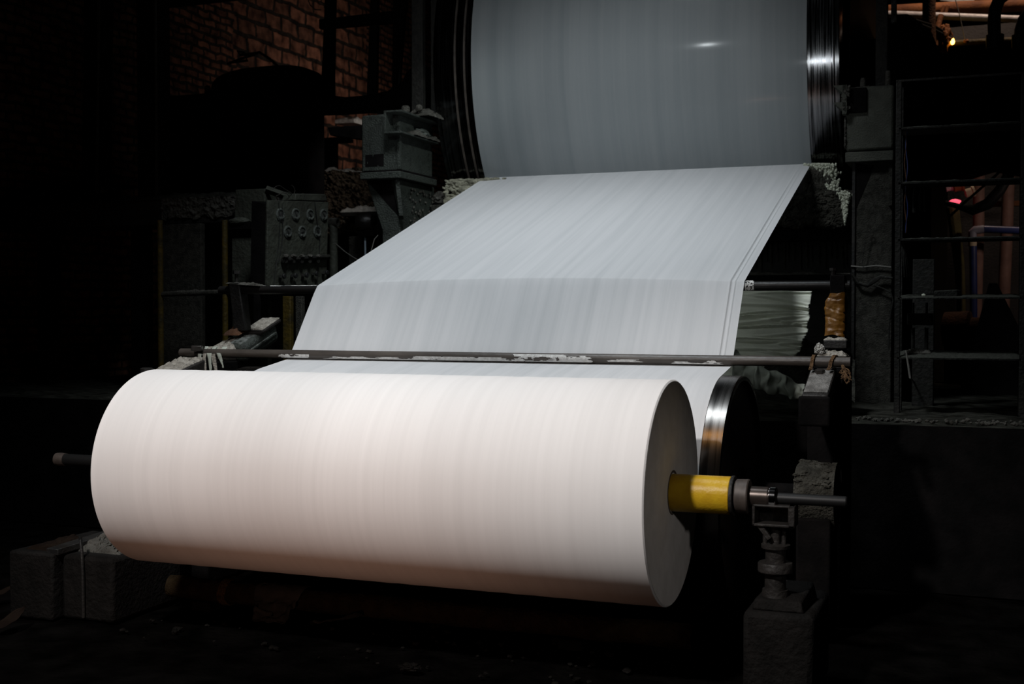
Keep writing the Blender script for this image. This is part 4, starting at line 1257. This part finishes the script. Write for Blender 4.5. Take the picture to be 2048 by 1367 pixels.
MB().grid(lambda u, v: Vector((xa_ + (xb_ - xa_) * u, ly - .012 - .03 * max(0, noise.noise(Vector((u * 22, v * 5, 1)))) - .012 * noise.noise(Vector((u * 70, v * 14, 1))), zl - .02 - (.17 + .05 * noise.noise(Vector((u * 12, 0, 3)))) * v)), 160, 24).build('face_crust', M['crust_grey'], t, smooth=70)
for px in (60, 250):
    x = at(px, 500, ly).x
    MB().bb((x - .06, ly + .15, SLZ), (x + .06, ly + .3, zl - .24)).build('prop', M['soot'], t)
t = thing('wall_plate', 'rough grey plate standing behind the yellow guard rail', 'plate', (at(367, 600, 3.3).x, 3.3, SLZ))
MB().bb((at(328, 600, 3.3).x, 3.28, SLZ), (at(405, 600, 3.3).x, 3.34, zl - .25)).build('plate', M['column'], t, bevel=.004)
for xx, lab in (((168, 200), 'tilted dark post edge standing farthest along the furred beam'), ((280, 320), 'broad dark post standing on the furred beam nearer the guard rail')):
    pA, pB = at(xx[0], 395, ly + .15), at(xx[1], 395, ly + .15)
    dx = .06 if xx[0] < 200 else .0
    t = thing('tall_post', lab, 'post', ((pA.x + pB.x) / 2, ly + .2, zl))
    MB().hexa([(pA.x, ly + .12, zl - .03), (pB.x, ly + .12, zl - .03), (pB.x + dx, ly + .12, 5.2), (pA.x + dx, ly + .12, 5.2)], [(pA.x, ly + .3, zl - .03), (pB.x, ly + .3, zl - .03), (pB.x + dx, ly + .3, 5.2), (pA.x + dx, ly + .3, 5.2)]).build('web', M['soot'], t)
    MB().hexa([(pB.x - .012, ly + .10, zl - .03), (pB.x + .004, ly + .10, zl - .03), (pB.x + .004 + dx, ly + .10, 5.2), (pB.x - .012 + dx, ly + .10, 5.2)], [(pB.x - .012, ly + .12, zl - .03), (pB.x + .004, ly + .12, zl - .03), (pB.x + .004 + dx, ly + .12, 5.2), (pB.x - .012 + dx, ly + .12, 5.2)]).build('edge', M['column'], t)  # paler strip, the post's lit edge put into the colour
q = at(204, 392, ly + .2)
tag(MB().lathe([(0, .05), (.11, .055), (.125, .04)], (q.x, ly + .2, zl), (0, 0, 1), 20).build('pipe_stump', M['column']), 'short round pipe stump on the furred beam between the two posts', 'stump')
tag(MB().tube([at(203, 54, ly + .1), at(240, 62, ly + .1), at(278, 70, ly + .1)], .006, 6).build('stay_rod', M['dim_frame']), 'thin rod running between the two tall far posts', 'rod')

# ------------------------------------------------------------------ black machinery in front of the brick wall
hy = 5.2
hx0, hx1 = at(326, 190, hy).x, at(622, 200, hy).x
hz = at(400, 186, hy).z
t = thing('drive_housing', 'huge black drive housing with domed top against the brick wall', 'machine', ((hx0 + hx1) / 2, hy + .5, SLZ))
MB().bb((hx0, hy, SLZ), (hx1, hy + .28, hz)).build('body', M['soot'], t, bevel=.03)
c0, c1 = at(420, 186, hy + .1), at(632, 186, hy + .1)
dome = []
for k in range(25):
    a = PI - PI * k / 24
    dome.append(((c0.x + c1.x) / 2 + (c1.x - c0.x) / 2 * math.copysign(abs(math.cos(a)) ** .75, math.cos(a)), hy + .1, hz + (at(520, 132, hy + .1).z - hz) * math.sin(a) ** .6))
MB().prism(dome, (0, .2, 0)).build('dome', M['soot'], t, bevel=.02)
MB().lathe([(0, .035), (.07, .03), (.09, .02)], (at(404, 186, hy).x, hy + .1, hz), (0, 0, 1), 10).build('knob', M['soot'], t)
t = thing('cable_loop', 'loose black cables lying over the domed housing in front of bricks', 'cable', at(520, 130, hy + .4))
for pts in (((455, 128), (480, 118), (505, 110), (518, 104), (540, 118), (562, 138), (580, 150)), ((460, 125), (495, 121), (488, 105), (475, 103), (480, 110), (515, 106))):
    MB().tube([at(x, y, hy + .2) for x, y in pts], .014, 8).build('cable', M['hose'], t)
dy = 5.0
t = thing('duct', 'sagging black duct running from the domed housing to the bearing box', 'duct', at(730, 230, dy))
mb = MB()
pts = [at(x, y, dy) for x, y in ((600, 212), (650, 210), (690, 212), (730, 209), (780, 203), (810, 196), (850, 180))]
mb.tube(pts, [.10, .10, .085, .085, .10, .14, .20], 16)
mb.build('tube', M['soot'], t)
MB().blob(at(838, 175, dy), (.16, .14, .20), 3, .05, 1, 3).build('elbow', M['soot'], t)
tag(MB().bb((at(760, 240, dy).x, dy - .06, SLZ), (at(790, 240, dy).x, dy + .06, at(770, 205, dy).z)).build('duct_stand', M['soot']), 'black stand below the sagging duct behind the bearing box', 'stand')
fy = 5.6
t = thing('ladder_frame', 'black upright frame of three posts with one slanting crossbar before the brick wall', 'frame', at(730, 200, fy))
zlo = 3.0
for (xb_, xt_, m_) in (((641, 664), (650, 668), 'soot'), ((733, 751), (741, 754), 'dim_frame'), ((784, 793), (786, 812), 'soot')):
    MB().hexa([at(xb_[0], 200, fy), at(xb_[1], 200, fy), at(xt_[1], -10, fy), at(xt_[0], -10, fy)], [p + Vector((0, .06, 0)) for p in (at(xb_[0], 200, fy), at(xb_[1], 200, fy), at(xt_[1], -10, fy), at(xt_[0], -10, fy))]).build('post', M[m_], t)
MB().hexa([at(638, 57, fy - .02), at(795, 44, fy - .02), at(795, 20, fy - .02), at(638, 39, fy - .02)], [p + Vector((0, .07, 0)) for p in (at(638, 57, fy - .02), at(795, 44, fy - .02), at(795, 20, fy - .02), at(638, 39, fy - .02))]).build('crossbar', M['soot'], t)
MB().bb((at(792, 170, fy).x, fy, at(795, 172, fy).z), (at(801, 170, fy).x, fy + .03, at(795, 70, fy).z)).build('pale_strip', M['dim_frame'], t)['label'] = 'pale dusty strip'
MB().bb((at(640, 200, fy).x, fy - .05, at(700, 222, fy).z), (at(815, 200, fy).x, fy + .12, at(700, 196, fy).z)).build('sill', M['soot'], t)
tag(MB().bb((at(300, 0, 5.4).x, 5.4, at(600, -24, 5.4).z), (at(880, 0, 5.4).x, 5.6, at(600, -24, 5.4).z + .3)).build('beam_overhead', M['soot']), 'black overhead beam along the very top above the brick wall', 'beam')
t = thing('wire_curl', 'curled pale wire hanging from the overhead beam', 'wire', at(634, 20, 5.35))
MB().tube([at(x, y, 5.35) for x, y in ((616, -2), (620, 10), (630, 19), (642, 20))], .006, 6).build('wire', M['pale_wire'], t)
MB().tube([at(x, y, 5.35) for x, y in ((640, 2), (649, 8), (648, 16))], .005, 6).build('wire', M['pale_wire'], t)

# lumpy bank between control panel and bearing box
my = 6.0
zq1, zq2 = at(700, 342, my), at(700, 470, my)
t = thing('clod_bank', 'rough brown wall of pulp clods under the lit brick corner', 'bank', (at(690, 470, my).x, my + .2, SLZ))


def clods(u, v):
    p = at(642 + 133 * u, 338 + 4 * math.sin(u * 9) + 132 * v, my)
    n = .09 * noise.noise(p * 6) + .08 * abs(noise.noise(p * 16)) + .06 * noise.noise(p * 34) + .03 * noise.noise(p * 70)
    return Vector((p.x, my - n + (.35 if v < .02 else 0), p.z + .3 * n))


MB().grid(clods, 170, 150).build('clod_face', M['clod'], t, smooth=80)
MB().bb((at(645, 400, my).x, my + .12, SLZ), (at(790, 400, my).x, my + .6, at(700, 345, my).z)).build('core_block', M['soot'], t)
yl = my - .30
za_, zb_ = at(700, 424, yl).z, at(700, 418, yl).z
MB().bb((at(682, 420, yl).x, yl, za_ - .04), (at(758, 420, yl).x, my + .1, za_)).build('ledge', M['black_iron'], t)
MB().heap((at(680, 420, yl).x, yl, za_), (at(758, 420, yl).x - at(680, 420, yl).x, 0, 0), (0, .35, 0), .07, 95, 60, 40, 10, .12).build('ledge_dust', M['fluff_white'], t, smooth=60)['label'] = 'white dust on the ledge'
MB().heap((at(640, 340, my).x, my - .02, at(700, 340, my).z), (at(730, 340, my).x - at(640, 340, my).x, 0, -.03), (0, .5, 0), .05, 96, 60, 30, 8, .1).build('top_dust', M['fluff_white'], t, smooth=60)
t = thing('timber_post', 'short dark timber post with flat brown cap before the lit brick corner', 'post', (at(658, 300, 7.2).x, 7.25, 0))
MB().bb((at(648, 300, 7.2).x, 7.2, 0), (at(668, 300, 7.2).x, 7.3, at(660, 283, 7.2).z)).build('post', M['soot'], t)
MB().bb((at(645, 280, 7.2).x, 7.15, at(660, 283, 7.2).z), (at(690, 280, 7.2).x, 7.4, at(660, 276, 7.2).z)).build('cap', M['leaf'], t)
tag(MB().heap((WX, 9.9, at(705, 227, 9.5).z), (.30, 0, 0), (0, 1.1, 0), .06, 97, 30, 50, 7, .2).bb((WX, 9.9, at(705, 227, 9.5).z - .05), (WX + .30, 11.0, at(705, 227, 9.5).z)).build('dusty_ledge', M['fluff_white'], smooth=50), 'small ledge of bright white dust on the bricks just under the sagging duct', 'ledge')
hx = at(727, 440, 5.2)
t = thing('hose_reel', 'black rounded reel casing hanging below the white dusty ledge', 'reel', hx)
MB().lathe([(-.07, .04), (-.065, .085), (-.02, .10), (.05, .10), (.085, .085), (.09, .04)], hx + Vector((0, 0, -.02)), (1, .3, 0), 32).build('casing', M['grease'], t)
MB().bb((hx.x - .04, 5.15, hx.z - .16), (hx.x + .14, 5.3, hx.z - .10)).build('bracket', M['soot'], t)
MB().bb((hx.x - .0, 5.18, hx.z + .02), (hx.x + .05, 6.06, hx.z + .06)).build('hanger', M['soot'], t)
tag(MB().cyl(at(730, 440, 5.2), at(731, 560, 5.2), .009, 10).build('clear_tube', M['blue_tube']), 'thin pale blue tube dropping behind the far edge of the sheet', 'tube')
tag(MB().tube([at(x, y, Y) for x, y, Y in ((668, 484, 4.34), (690, 503, 4.3), (705, 513, 4.2), (722, 523, 4.05), (745, 532, 3.9))], .004, 6).build('slack_line', M['pale_wire']), 'thin pale cord slung from the elbow pipe towards the sheet', 'cord')
tag(MB().tube([at(x, y, 3.77) for x, y in ((756, 470), (749, 478), (745, 492), (741, 505))], .004, 6).build('slack_line', M['pale_wire']), 'short pale cord hanging down against the flared column', 'cord')
tag(MB().bb((at(697, 500, 5.4).x, 5.4, SLZ), (at(724, 500, 5.4).x, 5.55, at(710, 472, 5.4).z)).build('stub_post', M['crust_grey'], bevel=.01), 'short grey brown stub post behind the far edge of the sheet', 'post')
for px, wd, lab in ((573, 18, 'slim grey post behind the lower edge of the sheet, stained yellow'), (597, 14, 'second slim grey post close against the lower sheet edge')):
    tag(MB().bb((at(px, 650, 2.7).x - wd / 2 * .0037, 2.7, SLZ), (at(px, 650, 2.7).x + wd / 2 * .0037, 2.75, at(px, 592, 2.7).z)).build('slim_post', M['yellow_post'] if wd > 15 else M['column'], bevel=.004), lab, 'post')

# ------------------------------------------------------------------ pipes and lamp far behind the rack
fy = 9.5
t = thing('orange_pipe', 'thick rusty orange pipe crossing the lit hall far behind the rack', 'pipe', at(1900, 22, fy))
MB().tube([at(1700, 26, fy), at(1800, 22, fy), at(1900, 17, fy), at(2080, 8, fy)], .075, 20).build('pipe', M['rust_pipe'], t)
for px in (1883, 1891):
    MB().tube([at(px, 27, fy - .09), at(px + 5, 12, fy - .09)], .02, 8).build('clip', M['rust_pipe'], t)
tag(MB().tube([at(1700, 27, fy - .3), at(1800, 29, fy - .3), at(2080, 40, fy - .3)], .040, 18).build('white_pipe', M['white_pipe']), 'long white pipe catching the light below the orange pipe', 'pipe')
tag(MB().tube([at(1860, 90, fy - .6), at(1900, 87, fy - .6), at(1990, 82, fy - .6), at(2080, 78, fy - .6)], .033, 16, wob=.1).build('dusty_pipe', M['yellow_post']), 'dusty yellowish pipe running level with the small bright lamp', 'pipe')
tag(MB().tube([at(1858, -10, fy - .9), at(1858, 60, fy - .9), at(1860, 110, fy - .9)], .068, 18).build('rusty_post', M['rust']), 'rusty brown round post in front of the white pipe', 'post')
tag(MB().tube([at(1882, 30, fy - .75), at(1874, 60, fy - .8), at(1870, 92, fy - .85)], .03, 8).blob(at(1886, 74, fy - .75), (.085, .06, .15), 14, .45, 2.2, 4).build('rusty_bracket', M['rust_pipe'], bevel=.006), 'lumpy rusty bracket beside the round brown post', 'bracket')
tag(MB().bb((at(1870, 70, fy + .6).x, fy + .6, at(1900, 84, fy + .6).z), (at(2080, 70, fy + .6).x, fy + .7, at(1900, 55, fy + .6).z)).build('dark_girder', M['grey_sheet']), 'dull grey girder behind the yellowish pipe and lamp', 'girder')
tag(MB().hexa([at(1880, 0, fy + .8), at(1950, 10, fy + .8), at(1945, -20, fy + .8), at(1890, -20, fy + .8)], [p + Vector((0, .05, 0)) for p in (at(1880, 0, fy + .8), at(1950, 10, fy + .8), at(1945, -20, fy + .8), at(1890, -20, fy + .8))]).build('roof_panel', M['white_pipe']), 'pale sloping roof panel at the very top of the lit corner', 'panel')
lp = at(1905, 83, fy - .75)
t = thing('work_lamp', 'small bright yellow lamp on the end of bent black leads', 'lamp', lp)
MB().blob(lp, (.022, .022, .035), 2, .3, 2, 3).build('bulb', emit('lamp_glow', (1.0, .55, .08), 9), t)
for o_ in (0, 5):
    MB().tube([at(1830, 40 + o_, fy - 1.2), at(1868, 52 + o_ * 1.5, fy - .9), at(1895, 68 + o_, fy - .75), at(1905, 78, fy - .75)], .016, 8).build('lead', M['hose'], t)
tag(MB().blob(at(1932, 82, fy - .65), (.028, .028, .022), 6, .3, 2, 3).build('orange_ball', M['rust_pipe']), 'small orange cap on the yellowish pipe beside the lamp', 'cap')
tag(MB().tube([at(1911, 0, fy - .7), at(1919, 30, fy - .7), at(1930, 80, fy - .7)], .005, 5).build('pull_cord', M['pale_wire']), 'thin pale cord hanging down to the orange cap', 'cord')
for pts, r_, lab in ((((2012, -12), (1998, 0), (1990, 20), (1988, 45), (1989, 75), (1990, 140)), .075, 'thick black bent hose crossing the white pipe'),
                     (((2060, 20), (2046, 40), (2040, 60), (2039, 140)), .065, 'second black bent hose at the very edge of the view')):
    hs = thing('black_hose', lab, 'hose', at(pts[-1][0], pts[-1][1], fy - 2))
    MB().tube([at(x, y, fy - 2) for x, y in pts], r_ * .8, 16).build('hose', M['hose'], hs)
    MB().cyl(at(pts[-1][0], 70, fy - 2), at(pts[-1][0], 96, fy - 2), r_ * 1.1, 18).build('coupling', M['hose'], hs)
my2 = 6.2
t = thing('black_machine', 'large black domed machine rising behind the top of the rack', 'machine', (at(1830, 200, my2).x, my2 + .4, SLZ))
pts = [at(x, y, my2) for x, y in ((1776, 42), (1795, 28), (1815, 27), (1838, 42), (1862, 62), (1872, 85), (1876, 110), (1880, 118), (1885, 108), (1985, 96), (2075, 100), (2075, 340), (1990, 325), (1900, 352), (1776, 352))]
MB().prism(pts, (0, .8, 0)).build('body', M['soot'], t, bevel=.015)
MB().bb((at(1800, 300, my2).x, my2 + .1, SLZ), (at(1860, 300, my2).x, my2 + .4, at(1800, 350, my2).z)).build('pedestal', M['soot'], t)

# lower lit gap between rack shelves
ly2 = 8.0
tag(MB().tube([at(1958, 330, ly2), at(1957, 460, ly2), at(1950, 700, ly2), at(1948, 1020, ly2)], .055, 18).build('pink_pipe', M['pink_pipe']), 'upright pinkish pipe seen between the rack shelves', 'pipe')
tag(MB().tube([at(2018, 320, ly2 + .2), at(2014, 450, ly2 + .2), at(2003, 700, ly2 + .2), at(2000, 1020, ly2 + .2)], .06, 18).build('brown_pipe', M['pink_pipe']), 'duller brown upright pipe beside the pinkish one', 'pipe')
t = thing('blue_pipe', 'blue painted pipe with pale elbow turning along behind the rack', 'pipe', at(1945, 590, ly2 - .4))
e0 = at(1945, 461, ly2 - .4)
MB().tube([at(1947, 1040, ly2 - .4), at(1947, 578, ly2 - .4), at(1946, 490, ly2 - .4)], .036, 16).build('drop', M['blue'], t)
MB().tube([at(1945, 492, ly2 - .4), at(1945, 475, ly2 - .4)], .040, 16).build('band', M['cream'], t)
MB().tube([at(1945, 476, ly2 - .4), at(1945, 464, ly2 - .4), at(1949, 460, ly2 - .4), at(1968, 458, ly2 - .4)], .040, 16).build('elbow', M['pale_blue'], t)
MB().tube([at(1968, 458, ly2 - .4), at(2045, 461, ly2 - .4)], .036, 16).build('run', M['blue'], t)
tag(MB().tube([at(1905, 415, ly2 - .2), at(1913, 480, ly2 - .2), at(1920, 540, ly2 - .2), at(1922, 600, ly2 - .2), at(1922, 1030, ly2 - .2)], [.06, .055, .05, .045, .045], 12, wob=.15).build('olive_pipe', M['olive']), 'limp olive wrapped pipe standing below the red light', 'pipe')
tag(MB().blob(at(1910, 403, ly2 - .25), (.055, .05, .026), 3, .2, 2, 3).build('signal_light', emit('red_glow', (1.0, .10, .16), 1.3)), 'small glowing red light between the rack shelves', 'light')
tag(MB().bb((at(1965, 405, ly2 + .4).x, ly2 + .4, at(2000, 412, ly2 + .4).z), (at(2060, 405, ly2 + .4).x, ly2 + .5, at(2000, 402, ly2 + .4).z)).build('rusty_rail', M['rust_pipe']), 'flat rusty rail crossing behind the pinkish pipes', 'rail')
tag(MB().bb((at(1895, 450, 9.3).x, 9.3, 0), (at(2075, 450, 9.3).x, 9.4, at(2000, 320, 9.3).z)).build('grey_partition', M['grey_sheet']), 'dull grey sheet metal screen behind the pipes', 'screen')
random.seed(8)
for k, (px, py, s, m_, lab) in enumerate(((1903, 358, .05, 'pink_pipe', 'pale rounded fitting topmost of the cluster above the red light'), (1918, 372, .06, 'rust_pipe', 'orange brown fitting beside the pale one above the red light'), (1941, 384, .055, 'cream', 'cream coloured fitting clamped against the pinkish upright pipe'), (1899, 375, .04, 'white_pipe', 'small whitish fitting at the side of the cluster above the red light'))):
    tag(MB().lathe([(-s, s * .5), (-s * .9, s * .8), (s * .2, s * .8), (s * .3, s), (s * .7, s), (s * .8, s * .4)], at(px, py, ly2 - .1), (1, .2, .3), 20).build('valve_fitting', M[m_]), lab, 'fitting')
tag(MB().tube([at(x, y, ly2 - 1.0) for x, y in ((1890, 405), (1915, 412), (1945, 420), (1975, 408), (2000, 380), (2020, 345), (2036, 310))], [.02, .025, .05, .055, .05, .05, .05], 12, wob=.15).build('cable_bundle', M['hose']), 'sagging thick bundle of black cables behind the rack', 'cable')
tag(MB().tube([at(2032, 312, ly2 - 1.1), at(1990, 352, ly2 - 1.1), at(1930, 404, ly2 - 1.1), at(1900, 432, ly2 - 1.1)], .012, 8).build('stay_wire', M['hose']), 'thin straight black stay slanting across the pipes behind the rack', 'wire')
t = thing('pump', 'rusty red brown pump with round flange low behind the rack', 'pump', (at(1930, 660, 7.0).x, 7.0, SLZ))
q = at(1935, 660, 6.9)
MB().lathe([(-.22, .10), (-.2, .17), (.02, .18), (.04, .12), (.16, .12), (.17, .15), (.21, .15), (.21, .05)], q, (1, -.2, 0), 32).build('casing', M['rust'], t)
MB().lathe([(0, .05), (0, .11), (.035, .11), (.035, .05)], q + Vector((.25, -.05, .02)), (1, -.3, 0), 24, True).build('flange', M['rust_pipe'], t)
MB().bb((q.x - .2, 6.8, SLZ), (q.x + .15, 7.0, q.z - .1)).build('foot', M['soot'], t)
t = thing('grey_cover', 'dim grey tented cover beside the rusty pump', 'cover', (at(2000, 700, 5.2).x, 5.2, SLZ))
qa = at(1986, 566, 5.2)
zz = SLZ
MB().prism([(qa.x - .25, 5.1, zz), (qa.x - .03, 5.1, qa.z), (qa.x + .03, 5.1, qa.z), (qa.x + .45, 5.1, zz)], (0, .5, 0)).build('cover', M['soot'], t, bevel=.01)
t = thing('hook_bracket', 'dim bent hook bracket between the upper rack shelves', 'hook', at(1838, 425, ry + .5))
MB().tube([at(x, y, ry + .27) for x, y in ((1828, 425), (1829, 395), (1831, 366))], .012, 8).build('bar', M['dim_frame'], t)
MB().tube([at(x, y, ry + .27) for x, y in ((1841, 422), (1840, 393), (1845, 366), (1850, 392), (1851, 424))], .010, 8).build('hook', M['dim_frame'], t)
tag(MB().bb((at(1825, 600, 3.7).x, 3.7, SLZ), (at(1868, 600, 3.7).x, 3.8, at(1840, 518, 3.7).z)).build('back_plate', M['dim_frame'], bevel=.004), 'narrow dim plate standing behind the small press on the rack', 'plate')

# ------------------------------------------------------------------ floor level: log, twine, rag, scraps
fy0 = .42
zf = .105
t = thing('floor_log', 'dark rough log on blocks along the floor below the paper roll', 'log', (-2.3, fy0, 0))
MB().tube([(-3.0 + k * .12, fy0 + .01 * noise.noise(Vector((k * .5, 0, 0))), zf + .008 * noise.noise(Vector((k * .7, 3, 0)))) for k in range(26)], .062, 18, wob=.12).build('log', M['bark'], t)
for x in (-2.75, -.6):
    MB().bb((x - .06, fy0 - .07, 0), (x + .06, fy0 + .07, .05)).build('block', M['soot'], t)
t = thing('twine_binding', 'tan twine bound round the far end of the floor log', 'twine', (-2.62, fy0, .03))
for k in range(4):
    MB().tube([(-2.64 + k * .013 + .004 * math.sin(a * .9), fy0 - .069 * math.cos(a * .5), zf + .069 * math.sin(a * .5)) for a in range(14)], .006, 6).build('turn', M['twine'], t)


def rag(u, v):
    p = Vector((u * 3, v * 3, 2))
    x = -2.40 + .30 * u * (1 - .35 * v) + .02 * noise.noise(p)
    if v < .3:
        a = 1.9 - v / .3 * 1.9
        return Vector((x, fy0 - .072 * math.cos(a), zf + .072 * math.sin(a) + .004 * noise.noise(p * 3)))
    k = (v - .3) / .7
    return Vector((x + .05 * k, fy0 - .076 - .10 * k - .02 * noise.noise(p * 1.5) - .012 * math.sin(u * 14), max(.014, zf - .10 * k + .02 * noise.noise(p * 2))))


tag(MB().grid(rag, 40, 36, lambda u, v: noise.noise(Vector((u * 5, v * 5, 8))) > -.5 + .5 * max(0, v - .8)).build('grey_rag', M['scrap'], smooth=80, solid=.003), 'torn grey rag hung over the floor log below the roll', 'rag')
q = atz(665, 1250, .02)


def scrap(u, v, q=q):
    p = Vector((u * 2, v * 2, 6))
    return Vector((q.x - .12 + .26 * u, q.y + .12 * v, .03 + .07 * u * u * (1 - v * .5) + .02 * noise.noise(p * 2)))


tag(MB().grid(scrap, 24, 16, lambda u, v: v < .25 + .75 * u).build('paper_scrap', M['scrap'], smooth=80, solid=.002), 'curled torn paper scrap on the dark floor below the roll', 'scrap')
for px, py, s, lab in ((1410, 1212, .05, 'crumpled pale scrap stuck under the drum behind the near roll end'), (1384, 1214, .022, 'tiny pale scrap under the drum beside the crumpled one'), (820, 1336, .045, 'flat pulp crumb at the front of the dark floor')):
    q = atz(px, py, .02)
    tag(MB().blob((q.x, q.y, s * .6), (s, s * .8, s * (.9 if py < 1300 else .3)), int(px), .6, 2.6, 4).build('pulp_scrap', M['scrap' if py < 1300 else 'litter'], smooth=60), lab, 'scrap')
mb = MB()
random.seed(77)
for k in range(170):
    x, y = random.uniform(-2.9, .2), random.uniform(-.25, .85)
    s = random.uniform(.004, .02)
    mb.blob((x, y, .006), (s, s, s * .6), k, .5, 2, 2)
tag(mb.build('floor_litter', M['litter'], smooth=60), 'scattered small pulp crumbs over the dark floor below the roll', 'litter', kind='stuff')


def leaf(cx_, cy_, ang, s, seed):
    def fn(u, v):
        a = (u - .5) * s
        wdt = s * .5 * (math.sin(PI * min(.98, u + .02)) ** .7)
        b_ = (v - .5) * wdt
        return Vector((cx_ + a * math.cos(ang) - b_ * math.sin(ang), cy_ + a * math.sin(ang) + b_ * math.cos(ang), .03 + .5 * s * u * .8 + .02 * noise.noise(Vector((u * 3, v * 3, seed)))))
    return fn


for k, (px, py, s, lab) in enumerate(((12, 1185, .22, 'dry brown paper flake leaning up at the far floor edge'), (22, 1240, .18, 'lower curled brown flake lying on the floor in the far corner'))):
    q = atz(px, py + 20, .0)
    tag(MB().grid(leaf(q.x, q.y, .5 + k, s, k), 18, 12).build('brown_flake', M['leaf'], smooth=80, solid=.003), lab, 'scrap')
